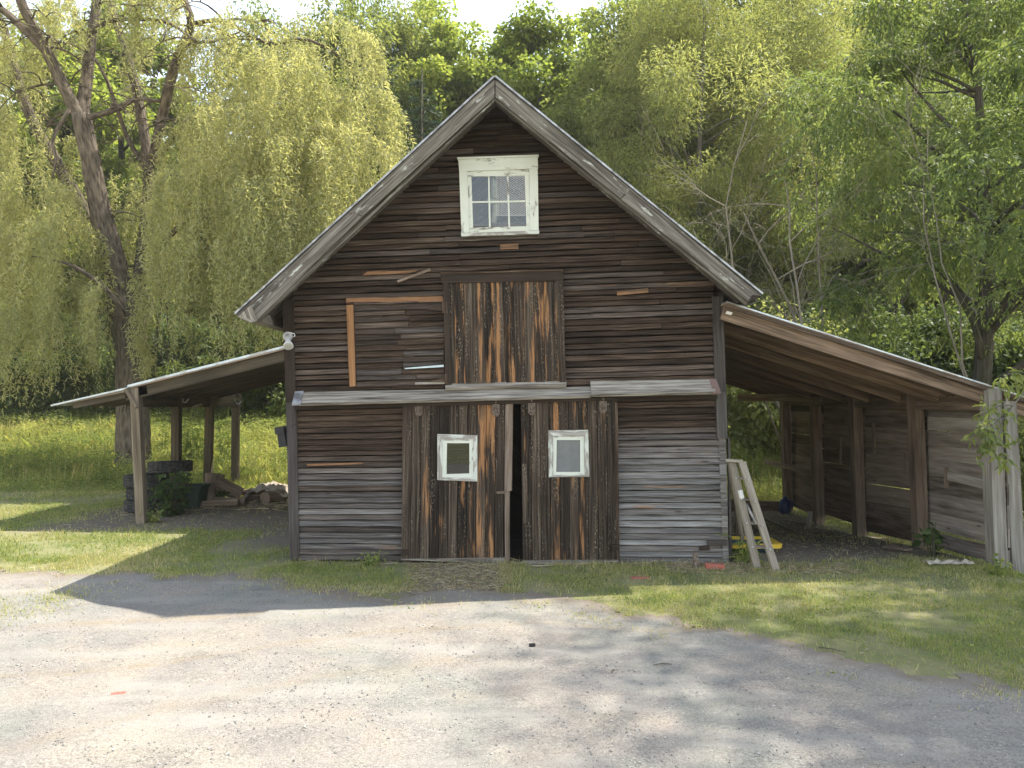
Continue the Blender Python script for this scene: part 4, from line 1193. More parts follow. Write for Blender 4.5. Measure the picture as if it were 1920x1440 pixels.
blades('grass', x, y, hh, r.uniform(.008, .018, len(x)), M['lawn'], 2, .6, lawn_tint(x, y))
# clover and broad leaves through the lawn
x, y = lawn_pts(150000, -14, 8.5, 5.4, 18)
k = r.random(len(x)) < sstep(.42, .62, fbm(x, y, .45, 120)) * .8 + .06
x, y = x[k], y[k]; ax = r.normal(size=(len(x), 3)); ax[:, 2] = np.abs(ax[:, 2]) * .35
o = poly_mesh('clover', leaf_quads(np.stack([x, y, ground_z(x, y) + r.uniform(.005, .055, len(x))], 1), ax, r.uniform(.02, .05, len(x)), r.uniform(.012, .03, len(x)), r, face_up=.4), np.clip(r.normal(.35, .2, len(x)), 0, 1), M['weed_leaf']); o['kind'] = 'stuff'
# tall meadow behind
N = 300000
x = r.uniform(-26, 13, N); y = 15.8 + 16 * r.random(N) ** 1.25
edge = 16.6 + (fbm(x, y, 2.2, 80) - .5) * 2.4 + np.where(x < -8, 1.6, 0) + np.where(x > 2, 1.6, 0)
dens = sstep(-.3, 1.0, y - edge) * (.55 + .7 * fbm(x, y, .9, 90))
k = (r.random(N) < dens) & (np.abs(x) < y * .73 + 1) & ~((x > -3.5) & (x < 3.2)) & ((x + 10.5) ** 2 + (y - 20.5) ** 2 > .4)
x, y = x[k], y[k]; dens = dens[k]
hh = r.uniform(.16, .5, len(x)) * (.45 + .8 * fbm(x, y, 1.4, 95)) * sstep(-.6, 3.2, y - edge[k] + .4)
blades('tall_grass', x, y, hh + .1, r.uniform(.007, .02, len(x)), M['meadow'], 3, .25, np.clip(r.normal(.38, .18, len(x)) + .4 * (fbm(x, y, 2.1, 97) - .45), 0, 1), True)
# leafy weeds through the meadow
N = 480000
x = r.uniform(-26, 13, N); y = 17.2 + 13 * r.random(N)
k = (np.abs(x) < y * .73 + 1) & ~((x > -3.5) & (x < 3.2)) & (r.random(N) < sstep(.25, .6, fbm(x, y, 1.1, 101)))
x, y = x[k], y[k]; z = ground_z(x, y) + r.uniform(.1, .72, len(x)) * (.4 + .9 * fbm(x, y, 1.0, 103)) * sstep(16.5, 19.5, y)
ax = r.normal(size=(len(x), 3)); ax[:, 2] = np.abs(ax[:, 2]) * .4 + .1
o = poly_mesh('meadow_weeds', leaf_quads(np.stack([x, y, z], 1), ax, r.uniform(.04, .10, len(x)), r.uniform(.018, .04, len(x)), r, face_up=.45), np.clip(r.normal(.44, .2, len(x)) + 1.1 * (fbm(x, y, 1.6, 107) - .45), 0, 1), M['weed_leaf']); o['kind'] = 'stuff'
# twigs and chips littering the dirt floor of the left shed and the shed on the right
W = []; 
def litter(N, x0, x1, y0, y1, Lr, seed):
    r = np.random.default_rng(seed)
    x = r.uniform(x0, x1, N); y = r.uniform(y0, y1, N); z = ground_z(x, y) + .012
    a = r.uniform(0, 2 * PI, N); L = r.uniform(*Lr, N); w = L * .06 + .003
    d = np.stack([np.cos(a), np.sin(a), r.normal(0, .12, N)], 1)
    return leaf_quads(np.stack([x, y, z], 1), d, L, w, r, 0.)
def edge_litter(q):
    d = drive(q[:, 0, 0], q[:, 0, 1]); return q[(d < .12) & (d > -.8) & (np.random.default_rng(4).random(len(q)) < .55)]
lq = np.concatenate([litter(2600, -8, -3.1, 12.2, 17.5, (.03, .16), 1), litter(2600, 3, 6.2, 10.2, 17, (.02, .11), 2), litter(3600, -1.3, -.05, 8.5, 9.85, (.02, .11), 3), litter(2400, 2, 4.4, 9.3, 9.9, (.03, .13), 4), edge_litter(litter(9000, -8, 8, 5.5, 9.9, (.03, .10), 5)), litter(500, -3.2, 3, 9.7, 9.95, (.08, .3), 6)])
o = poly_mesh('straw_litter', lq, RNG.random(len(lq)), M['straw']); o['kind'] = 'stuff'


# seed stems standing over the meadow
N = 9000
x = r.uniform(-24, 12, N); y = r.uniform(18, 27, N)
k = (np.abs(x) < y * .73 + 1) & ~((x > -3.5) & (x < 3.2)) & (r.random(N) < sstep(.45, .65, fbm(x, y, 1.8, 131)))
x, y = x[k], y[k]
blades('seed_stems', x, y, r.uniform(.4, .85, len(x)), r.uniform(.006, .014, len(x)), M['meadow'], 9, .12, np.clip(r.normal(.75, .18, len(x)), 0, 1), True)
# bark and wood chips round the logs
qc = litter(500, -6.3, -4.3, 14.4, 16.6, (.06, .22), 12); qc = qc + np.array([0, 0, .02])
qc[:, 1] += (qc[:, 1] - qc[:, 0]) * 1.2; qc[:, 3] += (qc[:, 3] - qc[:, 0]) * .9
o = poly_mesh('wood_debris', qc, r.random(len(qc)), M['straw']); o['kind'] = 'stuff'
# ------------------------------------------------------------------ trees
def curve(a, b, n, sag=0., jit=.0, r=random):
    a, b = Vector(a), Vector(b); out = []
    L = (b - a).length
    side = V(r.uniform(-1, 1), r.uniform(-1, 1), r.uniform(-.3, .3)) * jit * L
    for i in range(n + 1):
        t = i / n; k = 4 * t * (1 - t)
        out.append(a.lerp(b, t) + V(0, 0, sag * L * k) + side * k + V(r.uniform(-1, 1), r.uniform(-1, 1), r.uniform(-1, 1)) * jit * L * .08 * (0 < i < n))
    return out

def clump_leaves(c, rc, n, L, W, r, flat=.75, down=.2, out=.6):
    d = nrm(r.normal(size=(n, 3))); rad = rc * (r.random(n) ** .45)
    pos = d * rad[:, None]; pos[:, 2] *= flat; pos += np.array(c)[None]
    ax = d * out + r.normal(size=(n, 3)) * .6; ax[:, 2] -= down
    return leaf_quads(pos, ax, L * r.uniform(.65, 1.25, n), W * r.uniform(.7, 1.2, n), r, face_up=.55)

def compound_leaves(c, rc, n, L, W, r, pairs=3, rach=.28, flat=.7):
    """drooping compound leaves: a rachis with pairs of leaflets and one at the end"""
    d = nrm(r.normal(size=(n, 3))); rad = rc * (r.random(n) ** .45)
    pos = d * rad[:, None]; pos[:, 2] *= flat; pos += np.array(c)[None]
    ax = d * .7 + r.normal(size=(n, 3)) * .5; ax[:, 2] -= .35; ax = nrm(ax)
    up = np.tile([[0, 0, 1.]], (n, 1)); sd = nrm(np.cross(ax, up + r.normal(size=(n, 3)) * .3))
    out = []
    for p in range(pairs):
        t = (p + .6) / (pairs + .2)
        q = pos + ax * rach * t; q[:, 2] -= rach * .35 * t * t
        for s in (1, -1):
            a = ax * .55 + sd * s * .8; a[:, 2] -= .35
            out.append(leaf_quads(q, a + r.normal(size=(n, 3)) * .12, L * r.uniform(.75, 1.15, n), W, r, .25, .5))
    q = pos + ax * rach; q[:, 2] -= rach * .35
    a = ax.copy(); a[:, 2] -= .4
    out.append(leaf_quads(q, a, L * 1.1, W, r, .25))
    return np.stack(out, 1).reshape(-1, 4, 3)

def make_tree(root, H, R, cb, clumps, N, L, W, lm, bm, seed, trunk_r=None, kind='simple', lean=(0, 0), rcf=(.2, .36), tz=.3, shell=.5, flat=.75, limbs=16):
    """trunk with limbs and a crown of leaf clumps; built round the root's own origin"""
    rr = random.Random(seed); r = np.random.default_rng(seed)
    o0 = org_of(root); trunk_r = trunk_r or H * .018
    top = V(lean[0], lean[1], H * .86)
    mb = MB(); tp = curve((0, 0, -.25), top, 9, 0, .03, rr)
    mb.tube([o0 + p for p in tp], [trunk_r * (1.35 if i == 0 else 1 - .86 * i / 9) for i in range(10)], 9, .5, jit=.05)
    cz = (cb * H + H) / 2; hz = (H - cb * H) / 2
    cen = []
    for _ in range(clumps):
        d = V(rr.gauss(0, 1), rr.gauss(0, 1), rr.gauss(0, 1)).normalized()
        q = (shell + (1 - shell) * rr.random()) * rr.uniform(.82, 1.08)
        zz = d.z * hz * q
        taper = 1 - .35 * max(0, d.z * q)
        tt = (cz + zz) / H
        cen.append(V(d.x * R * q * taper + lean[0] * tt, d.y * R * q * taper + lean[1] * tt, cz + zz))
    for c in cen[:limbs]:
        t0 = min(.95, max(.18, (c.z - R * .5 * rr.uniform(.3, 1)) / (H * .86)))
        i = t0 * 9; a = tp[int(i)].lerp(tp[min(9, int(i) + 1)], i - int(i))
        rb = trunk_r * (1 - .86 * t0) * .5
        mb.tube([o0 + p for p in curve(a, c, 6, .06, .08, rr)], [max(.008, rb * (1 - .85 * k / 6)) for k in range(7)], 6, .5)
    mb.build('trunk', bm, root, True)
    quads = []; tint = []
    wts = np.array([rr.uniform(.6, 1.3) for _ in cen]); wts /= wts.sum()
    for c, w in zip(cen, wts):
        n = max(3, int(N * w)); rc = R * rr.uniform(*rcf)
        if kind == 'compound': q = compound_leaves(c, rc, max(2, n // 7), L, W, r, flat=flat)
        else: q = clump_leaves(c, rc, n, L, W, r, flat)
        quads.append(q); tint.append(np.clip(r.normal(.42 + rr.uniform(-.18, .22), .15, len(q)), 0, 1))
    q = np.concatenate(quads)
    poly_mesh('crown', q, np.concatenate(tint), lm, root, True)
    return root

def make_pine(root, H, R, N, seed, lm, bm, sparse=0., base=.08):
    rr = random.Random(seed); r = np.random.default_rng(seed); o0 = org_of(root)
    mb = MB(); mb.tube([o0 + V(0, 0, -.2), o0 + V(rr.uniform(-.1, .1), 0, H * .5), o0 + V(0, 0, H)], [H * .013, H * .009, .02], 8)
    pos = []; axs = []
    z = H * base
    while z < H * .985:
        t = z / H; ln = R * (1 - t) ** .8 * rr.uniform(.75, 1.1) + .15
        for k in range(rr.randint(4, 6)):
            a = rr.uniform(0, 2 * PI); l2 = ln * rr.uniform(.7, 1.1)
            e = V(math.cos(a) * l2, math.sin(a) * l2, z - .12 * l2 + .1 * rr.uniform(-1, 1))
            s = V(0, 0, z)
            mb.tube([o0 + s, o0 + s.lerp(e, .5) + V(0, 0, .05), o0 + e], [.03 * (1 - t) + .012, .015, .006], 4)
            if rr.random() < sparse: continue
            m = int(N * l2 / R)
            tt = r.random(m) ** .7
            p = np.array(s)[None] * (1 - tt[:, None]) + np.array(e)[None] * tt[:, None] + r.normal(size=(m, 3)) * np.array([.13, .13, .07]) * (.5 + l2 * .2)
            pos.append(p); ax = r.normal(size=(m, 3)) * .5 + np.array([math.cos(a), math.sin(a), .15])[None]; axs.append(ax)
        z += H * rr.uniform(.028, .045)
    mb.build('trunk', bm, root, True)
    pos = np.concatenate(pos); axs = np.concatenate(axs)
    poly_mesh('crown', leaf_quads(pos, axs, .2 * r.uniform(.6, 1.2, len(pos)), .045, r, .05), np.clip(r.normal(.45, .2, len(pos)), 0, 1), lm, root, True)
    return root

def clone(root, x, y, label, s=1., rz=0., sx=1., group=None, cat=None):
    c = root.copy(); COL.objects.link(c)
    c.location = (x, y, gz(x, y) - .1); c.scale = (s * sx, s * sx, s); c.rotation_euler = (0, 0, rz); c['label'] = label
    if group: c['group'] = group
    for ch in root.children:
        d = ch.copy(); COL.objects.link(d); d.parent = c
    return c

def at_px(px, Y): return ((px - 960) / FPX * Y, Y)
def tree_root(name, px, Y, label, group, cat='tree'):
    x, y = at_px(px, Y)
    return empty(name, (x, y, gz(x, y) - .1), label, cat, group)

# the old willow -------------------------------------------------------------
wx, wy = at_px(250, 20.6)
willow = empty('willow_tree', (wx, wy, gz(wx, wy)), 'huge old weeping willow with forked dark trunk and pale hanging curtains on the left', 'tree')
def wl(mb, pts, radii, Y0=20.6, sides=10, jit=.04):
    w = [P(px, py, Y0 + dy) for px, py, dy in pts]
    # smooth the polyline
    out = [w[0]]; rad = [radii[0]]
    for i in range(len(w) - 1):
        a = w[max(0, i - 1)]; b = w[i]; c = w[i + 1]; d = w[min(len(w) - 1, i + 2)]
        for k in range(1, 5):
            t = k / 4
            out.append(.5 * ((2 * b) + (c - a) * t + (2 * a - 5 * b + 4 * c - d) * t * t + (3 * b - 3 * c + d - a) * t ** 3))
            rad.append(lerp(radii[i], radii[i + 1], t))
    mb.tube(out, rad, sides, .5, jit=jit)
mb = MB()
wl(mb, [(248, 905, 0), (250, 860, 0), (249, 760, 0), (246, 640, .1), (238, 560, .1)], [.62, .46, .41, .40, .42], sides=22, jit=.07)
wl(mb, [(236, 600, .1), (215, 490, .1), (190, 400, 0), (170, 300, -.2), (152, 215, -.3)], [.36, .30, .27, .25, .24], sides=18, jit=.07)
wl(mb, [(155, 228, -.3), (118, 160, -.5), (85, 90, -.8), (42, 10, -1.2), (20, -60, -1.5)], [.2, .16, .14, .12, .1])
wl(mb, [(85, 95, -.8), (40, 50, -.9), (0, 15, -1.), (-60, -20, -1)], [.12, .1, .09, .06])
wl(mb, [(152, 225, -.3), (162, 150, -.1), (172, 70, .1), (182, 0, .3), (190, -60, .4)], [.2, .155, .13, .12, .1])
wl(mb, [(158, 222, -.3), (210, 208, -.5), (255, 186, -.9), (300, 190, -1.2)], [.09, .075, .06, .03], sides=7)
wl(mb, [(240, 590, .4), (205, 500, .8), (160, 400, 1.0), (110, 310, 1.2), (60, 225, 1.3), (25, 120, 1.4), (5, 40, 1.4)], [.22, .2, .19, .17, .15, .14, .1])
wl(mb, [(245, 600, .6), (268, 480, 1.), (278, 330, 1.3), (262, 200, 1.5), (240, 110, 1.6), (205, 0, 1.8), (190, -60, 2)], [.22, .19, .16, .14, .12, .11, .08])
wl(mb, [(278, 320, 1.3), (240, 260, 1.4), (200, 150, 1.2), (165, 90, 1.1)], [.09, .07, .05, .03], sides=6)
wl(mb, [(285, 300, 1.3), (318, 160, 1.0), (335, 105, .8), (358, 45, .6), (342, -10, .6), (330, -60, .6)], [.12, .15, .14, .12, .1, .08])
wl(mb, [(172, 60, .1), (205, 40, -.2), (260, 36, -.4), (320, 45, -.6), (380, 80, -.8), (450, 60, -1)], [.07, .06, .05, .045, .035, .02], sides=6)
wl(mb, [(358, 45, .6), (420, 40, .4), (500, 80, .1), (580, 75, -.2), (660, 120, -.4)], [.07, .06, .05, .04, .02], sides=6)
wl(mb, [(285, 310, 1.3), (350, 230, .8), (430, 190, .5), (520, 200, .2), (600, 250, 0)], [.1, .08, .06, .05, .02], sides=6)
wl(mb, [(262, 520, .8), (330, 430, .4), (420, 400, .1), (480, 420, 0)], [.1, .08, .06, .03], sides=6)
wl(mb, [(250, 640, -.1), (215, 560, -.8), (140, 500, -1.3), (60, 480, -1.6)], [.1, .08, .05, .02], sides=6)
wl(mb, [(130, 205, -.9), (100, 260, -1), (105, 300, -1.0), (98, 335, -1)], [.05, .05, .04, .02], sides=5)
rr = random.Random(8)
def droop(mb, p, L, rad):
    a = rr.uniform(0, 2 * PI); cur = Vector(p); d = V(math.cos(a), math.sin(a) * .6, .5); pts = [cur.copy()]; n = 7
    for i in range(n):
        d = (d + V(rr.gauss(0, .15), rr.gauss(0, .12), -.27)).normalized(); cur = cur + d * (L / n); pts.append(cur.copy())
    mb.tube(pts, [max(.005, rad * (1 - i / (n + .5))) for i in range(n + 1)], 5)
    if rad > .018:
        for k in range(3): droop(mb, pts[rr.randint(2, n - 1)], L * .7, rad * .5)
for (px, py, dy) in ((150, 215, -.3), (120, 160, -.5), (85, 90, -.8), (60, 40, -1), (40, 50, -.9), (5, 15, -1), (165, 130, 0), (175, 60, .1), (185, 10, .3), (110, 310, 1.2), (60, 225, 1.3), (25, 120, 1.4), (278, 330, 1.3), (262, 200, 1.5), (240, 110, 1.6), (215, 40, 1.8),
                     (318, 160, 1.), (335, 105, .8), (357, 50, .6), (345, 5, .6), (260, 36, -.4), (380, 80, -.8), (420, 40, .4), (500, 80, .1), (350, 230, .8), (210, 208, -.5), (255, 186, -.9), (300, 190, -1.2), (190, 400, 0), (205, 500, .8)):
    for k in range(2): droop(mb, P(px, py, 20.6 + dy), rr.uniform(1.2, 2.6), rr.uniform(.02, .045))
# bare hanging shoots round the trunk
rr = random.Random(3)
for k in range(46):
    px = rr.uniform(170, 330); py = rr.uniform(520, 640); dy = rr.uniform(-.6, .6)
    wl(mb, [(px, py, dy), (px + rr.uniform(-15, 15), py + 40, dy), (px + rr.uniform(-25, 25), py + rr.uniform(70, 130), dy)], [.016, .012, .006], sides=4, jit=0)
mb.build('trunk', M['bark'], willow, True)

# hanging curtains: domes of strands (px, py of the dome top, distance, radius, strand length, density)
DOMES = [(690, 175, 20.0, 1.3, 4.2, 1.25), (640, 240, 19.4, 1.5, 4.6, 1.1), (610, 40, 20.6, 1.7, 3.6, .85), (540, 110, 20.0, 1.8, 4.6, 1.), (470, 40, 20.8, 1.7, 3.6, .8),
         (450, 190, 19.6, 1.7, 5., 1.1), (560, 255, 19.2, 1.7, 4.8, 1.2), (490, 330, 18.9, 1.6, 4.6, 1.2), (400, 300, 19.4, 1.5, 4.6, 1.1), (620, 360, 19.2, 1.3, 3.8, 1.1),
         (420, 430, 18.9, 1.3, 3.4, 1.), (520, 440, 19., 1.2, 3.0, 1.), (350, 420, 20., 1.2, 3.4, .8), (330, 250, 20.6, 1.2, 3.4, .55), (390, 60, 20.4, 1.4, 2.6, .45), (300, 20, 21, 1.4, 1.9, .3),
         (220, 60, 21.4, 1.3, 2.2, .3), (120, 20, 21, 1.4, 2.0, .4), (70, -20, 20.2, 1.6, 2.2, .4), (180, -30, 20.4, 1.5, 2.4, .4), (270, -30, 20.4, 1.5, 2.4, .45), (370, -20, 20.6, 1.5, 2.2, .5), (20, 20, 20.6, 1.3, 2.5, .45), (30, 90, 21.4, 1.5, 3.2, .5), (-40, 200, 21, 1.6, 4.4, .8), (60, 330, 19.8, 1.3, 4.2, 1.), (110, 400, 19.3, 1.1, 4.6, 1.1),
         (20, 420, 19.6, 1.4, 4.6, 1.1), (-40, 330, 20.5, 1.4, 5., .9), (150, 520, 19.2, 1., 2.9, .9), (60, 560, 19., 1.3, 2.7, 1.), (230, 520, 19.0, .9, 2.6, .65), (200, 610, 18.9, .9, 1.7, .8), (290, 580, 19., .8, 2., .7),
         (230, 300, 21.8, 1.3, 3.6, .5), (300, 380, 22, 1.4, 3.8, .7), (140, 250, 22, 1.3, 3., .4), (560, 150, 22.5, 1.9, 5., .7), (430, 230, 22.4, 1.9, 5., .6)]
r = np.random.default_rng(77)
Wq = []; Wt = []
for (px, py, Yd, Rd, Ld, dn) in DOMES:
    c = np.array(P(px, py, Yd)); ns = int(82 * Rd * Rd * dn)
    a = r.uniform(0, 2 * PI, ns); q = np.sqrt(r.random(ns)) * Rd
    # strands gathered in sprays
    spray = r.integers(0, max(3, int(ns / 11)), ns); sa = r.uniform(0, 2 * PI, ns)[spray]; sq = (np.sqrt(r.random(ns)) * Rd)[spray]
    w = .86
    x0 = c[0] + (1 - w) * q * np.cos(a) + w * sq * np.cos(sa); y0 = c[1] + (1 - w) * q * np.sin(a) + w * sq * np.sin(sa)
    rad = np.hypot(x0 - c[0], y0 - c[1])
    z0 = c[2] - (rad / Rd) ** 2 * Rd * .65 + r.normal(0, .12, ns)
    oa = np.arctan2(y0 - c[1], x0 - c[0])
    Ls = Ld * r.uniform(.4, 1.08, ns) * (.75 + .4 * (r.random(ns)[spray]))
    st = r.normal(.5, .12, ns) + (r.random(ns)[spray] - .5) * .3
    step = .062
    for i in range(ns):
        m = int(Ls[i] / step)
        if m < 3: continue
        s = (np.arange(m) + r.random(m) * .8) * step
        outw = .34 * (1 - np.exp(-s / .5)) * (.6 + .6 * r.random())
        drop = s - .38 * (1 - np.exp(-s / .38))
        sw = .07 * np.sin(s * 3.1 + i * 1.7) + .04 * np.sin(s * 7. + i)
        p = np.stack([x0[i] + np.cos(oa[i]) * outw + sw, y0[i] + np.sin(oa[i]) * outw + sw * .5, z0[i] - drop], 1)
        keep = p[:, 2] > 1.6 + .8 * r.random()
        p = p[keep]; m = len(p)
        if m == 0: continue
        ax = r.normal(size=(m, 3)) * .8; ax[:, 2] -= .6
        Wq.append(leaf_quads(p, ax, r.uniform(.09, .17, m), r.uniform(.022, .036, m), r))
        Wt.append(np.clip(st[i] + r.normal(0, .13, m), 0, 1))
Wq = np.concatenate(Wq); print('willow leaves', len(Wq))
poly_mesh('crown', Wq, np.concatenate(Wt), M['willow_leaf'], willow)

# hillside wood behind --------------------------------------------------------
BG = 'trees of the wooded hillside'
mA = make_tree(tree_root('maple_tree', 1020, 36, 'tall bright yellow-green maple whose top shows just right of the barn peak', BG), 17.9, 4.4, .1, 84, 32000, .26, .19, M['maple_leaf'], M['bark_dark'], 1, rcf=(.16, .3))
mB = make_tree(tree_root('maple_tree', 850, 38, 'yellow-green maple with a rounded top left of the barn peak', BG), 16.8, 4.0, .1, 74, 28000, .26, .18, M['maple_leaf'], M['bark_dark'], 2, rcf=(.16, .3))
aA = make_tree(tree_root('ash_tree', 1180, 33, 'green ash with a loose top rising over the right roof slope', BG), 18.4, 4.4, .1, 84, 32000, .24, .11, M['ash_leaf'], M['bark_dark'], 3, rcf=(.16, .3))
oA = make_tree(tree_root('birch_tree', 350, 33, 'olive tree showing in the gaps behind the willow trunk', BG), 11.5, 3.6, .06, 60, 22000, .24, .13, M['maple_leaf'], M['bark_dark'], 4, rcf=(.16, .3))
pA = make_pine(tree_root('pine_tree', 790, 31, 'dark blue-green pine with layered boughs left of the barn peak', BG), 14.6, 3.1, 420, 5, M['needle'], M['bark_dark'])
clone(mA, *at_px(945, 40), 'yellow-green maple standing farthest back right behind the barn peak', .95, 1.2)
clone(mB, *at_px(1105, 41), 'pale green maple between the barn peak and the feathery tree', 1.04, 2.)
clone(mA, *at_px(1240, 40), 'tall maple with a yellow top behind the feathery tree', 1.12, 3.1)
clone(aA, *at_px(730, 39), 'loose green ash behind the dark pine', 1.0, .8)
clone(mB, *at_px(900, 33), 'low yellow-green maple touching the left roof slope near the peak', .72, 4.)
clone(aA, *at_px(1060, 31), 'low leafy ash hugging the right roof slope near the peak', .68, 2.6)
clone(pA, *at_px(745, 29), 'smaller dark pine at the edge of the willow curtains', .72, 1.)
clone(pA, *at_px(850, 30), 'young pine peering over the left roof slope', .66, 2.2)
clone(oA, *at_px(90, 34), 'yellow-green tree in the sky gap left of the willow trunk', 1.42, 1.)
clone(mB, *at_px(210, 38), 'rounded yellow-green tree seen between the willow forks', 1.12, .6)
clone(oA, *at_px(-40, 31), 'bushy green tree at the left edge behind the willow', 1.1, 2.)
clone(aA, *at_px(480, 35), 'green tree mostly veiled by the willow curtains', .95, 1.7)
clone(oA, *at_px(600, 34), 'green tree behind the right edge of the willow curtains', 1.1, 3.)
clone(aA, *at_px(1340, 36), 'ash in the second row behind the dead brush', 1.1, 1.)
clone(mA, *at_px(1460, 38), 'tall maple in the second row above the dead brush', 1.15, 2.)
clone(mB, *at_px(1620, 36), 'maple with sunlit leaves behind the big box elder', 1.2, .3)
clone(aA, *at_px(1760, 38), 'tall ash in the gap left of the big box elder trunk', 1.15, 3.3)
clone(mA, *at_px(1930, 35), 'maple at the far right edge behind the box elder', 1.15, 5.)
clone(aA, *at_px(665, 37), 'green ash filling the gap between the willow curtains and the dark pine', 1.02, 5.)
clone(mB, *at_px(800, 42), 'yellow maple top showing over the dark pine', 1.12, 5.5)
clone(pA, *at_px(715, 33), 'dark pine half covered by the willow curtains', 1.05, 3.)
# bare conifers poking into the sky
dcA = make_pine(tree_root('dead_conifer', 655, 40, 'tall half-dead conifer with pale bare trunk above the willow', 'half-dead conifers'), 20.0, 3.2, 520, 8, M['needle'], M['bark_dead'], .12, .3)
clone(dcA, *at_px(703, 43), 'tall half-dead conifer with dark trunk beside the pale one', .98, 2.)
# dark understory along the foot of the hill
UG = 'bushes along the foot of the hill'
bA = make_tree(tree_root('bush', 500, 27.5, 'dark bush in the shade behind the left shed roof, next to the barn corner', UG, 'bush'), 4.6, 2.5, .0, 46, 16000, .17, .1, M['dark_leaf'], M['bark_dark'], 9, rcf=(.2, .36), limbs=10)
bB = make_tree(tree_root('bush', 1400, 26, 'yellow-green leafy bush seen through the gap between barn and right shed', UG, 'bush'), 3.6, 2.0, .0, 40, 13000, .14, .08, M['olive_leaf'], M['bark_dark'], 10, rcf=(.2, .36), limbs=10)
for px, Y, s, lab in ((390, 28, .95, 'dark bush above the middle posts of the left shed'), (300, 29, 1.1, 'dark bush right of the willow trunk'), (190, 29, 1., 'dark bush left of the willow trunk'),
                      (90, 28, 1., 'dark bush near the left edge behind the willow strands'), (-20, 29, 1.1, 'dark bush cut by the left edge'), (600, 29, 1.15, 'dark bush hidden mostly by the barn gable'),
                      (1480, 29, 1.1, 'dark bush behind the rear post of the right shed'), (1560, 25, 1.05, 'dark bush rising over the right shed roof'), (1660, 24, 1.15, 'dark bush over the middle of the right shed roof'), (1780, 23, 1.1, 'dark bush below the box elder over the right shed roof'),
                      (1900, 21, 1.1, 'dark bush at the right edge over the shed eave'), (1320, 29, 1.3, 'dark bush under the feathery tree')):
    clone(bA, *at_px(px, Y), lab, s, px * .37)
clone(bB, *at_px(1530, 23), 'olive bush below the leaning dead trunk', 1.15, 1.)
clone(bB, *at_px(1450, 22.5), 'olive bush peeking over the upper end of the right shed roof', 1.25, 2.)
clone(bB, *at_px(1950, 14.5), 'leafy bush outside the front posts of the right shed', .8, 2.)

# far wood on the hill: one mass that closes the gaps
r = np.random.default_rng(55); q = []; tn = []
for k in range(200):
    Y = r.uniform(42, 62); x = r.uniform(-.85, .85) * Y
    if k >= 150: Y = r.uniform(26, 52); x = r.choice([-1, 1]) * r.uniform(.88, 1.6) * Y
    h = r.uniform(7, 12.); z = gz(x, Y)
    if 560 < 960 + x / Y * FPX < 1130: h *= .72
    for _ in range(9):
        d = r.normal(size=3); d /= np.linalg.norm(d)
        c = np.array([x, Y, z + h * .5]) + d * np.array([2.4, 2.4, h * .42])
        qq = clump_leaves(c, r.uniform(1., 1.7), 130, .5, .36, r); q.append(qq); tn.append(np.clip(r.normal(.4 + r.uniform(-.2, .2), .15, len(qq)), 0, 1))
o = poly_mesh('far_wood', np.concatenate(q), np.concatenate(tn), M['maple_leaf']); o['kind'] = 'stuff'

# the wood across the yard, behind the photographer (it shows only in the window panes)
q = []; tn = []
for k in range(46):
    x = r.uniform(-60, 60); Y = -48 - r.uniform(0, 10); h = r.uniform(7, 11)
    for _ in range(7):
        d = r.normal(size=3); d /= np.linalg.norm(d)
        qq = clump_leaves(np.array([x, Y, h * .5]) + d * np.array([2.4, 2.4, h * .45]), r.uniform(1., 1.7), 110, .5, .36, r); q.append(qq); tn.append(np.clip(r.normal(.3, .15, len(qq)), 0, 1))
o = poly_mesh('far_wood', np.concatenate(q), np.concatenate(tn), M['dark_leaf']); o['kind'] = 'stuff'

# right-hand trees -----------------------------------------------------------
RG = 'big trees crowding over the right shed'
ft = make_tree(tree_root('willow_tree', 1330, 29, 'feathery olive willow arching over the right roof slope', RG), 19.5, 5.2, .18, 120, 80000, .2, .042, M['olive_leaf'], M['bark2'], 21, .22, rcf=(.14, .26), flat=.9, limbs=30)
f2 = clone(ft, *at_px(1195, 31), 'smaller feathery willow close to the barn peak', .84, 2.1)
f3 = clone(ft, *at_px(1490, 31), 'feathery willow standing behind the dead brush', 1.05, 4.)
el = make_tree(tree_root('box_elder', 1810, 17.5, 'big dark box elder with drooping compound leaves behind the right shed', RG), 15.0, 4.6, .17, 120, 66000, .13, .05, M['elder_leaf'], M['bark_dark'], 22, .26, kind='compound', rcf=(.13, .24), limbs=34, flat=.55)
e2 = clone(el, *at_px(1690, 33), 'dark box elder above the middle of the right shed roof', 1.12, 2.)
e3 = clone(el, 11.3, 11.6, 'box elder cut by the right edge, its boughs hanging over the near shed posts', .8, 4.2)
# the bough with light leaves in front of the right post
bg = empty('hanging_bough', P(1905, 760, 9.4), 'light green box elder bough hanging over the front posts of the right shed', 'branch')
r = np.random.default_rng(91); mb = MB()
path = [P(2010, 640, 9.9), P(1950, 700, 9.5), P(1900, 760, 9.35), P(1862, 812, 9.25), P(1846, 850, 9.2)]
mb.tube(path, [.013, .010, .007, .005, .003], 5)
tw = []
for a, b in ((1, (1870, 705)), (2, (1850, 770)), (2, (1822, 845)), (3, (1890, 860)), (3, (1830, 800)), (1, (1925, 820))):
    e = P(b[0], b[1], 9.25); mb.tube([path[a], path[a].lerp(e, .5) + V(0, 0, .03), e], [.008, .005, .002], 4); tw.append((path[a], e))
mb.build('twig', M['bark2'], bg, True)
q = []
for a, e in tw:
    for t in np.linspace(.25, 1, 6):
        p = a.lerp(e, t); q.append(compound_leaves(p, .07, 2, .105, .042, r, 2, .13))
q = np.concatenate(q); poly_mesh('leaves', q, np.clip(r.normal(.72, .15, len(q)), 0, 1), M['elder_leaf'], bg)

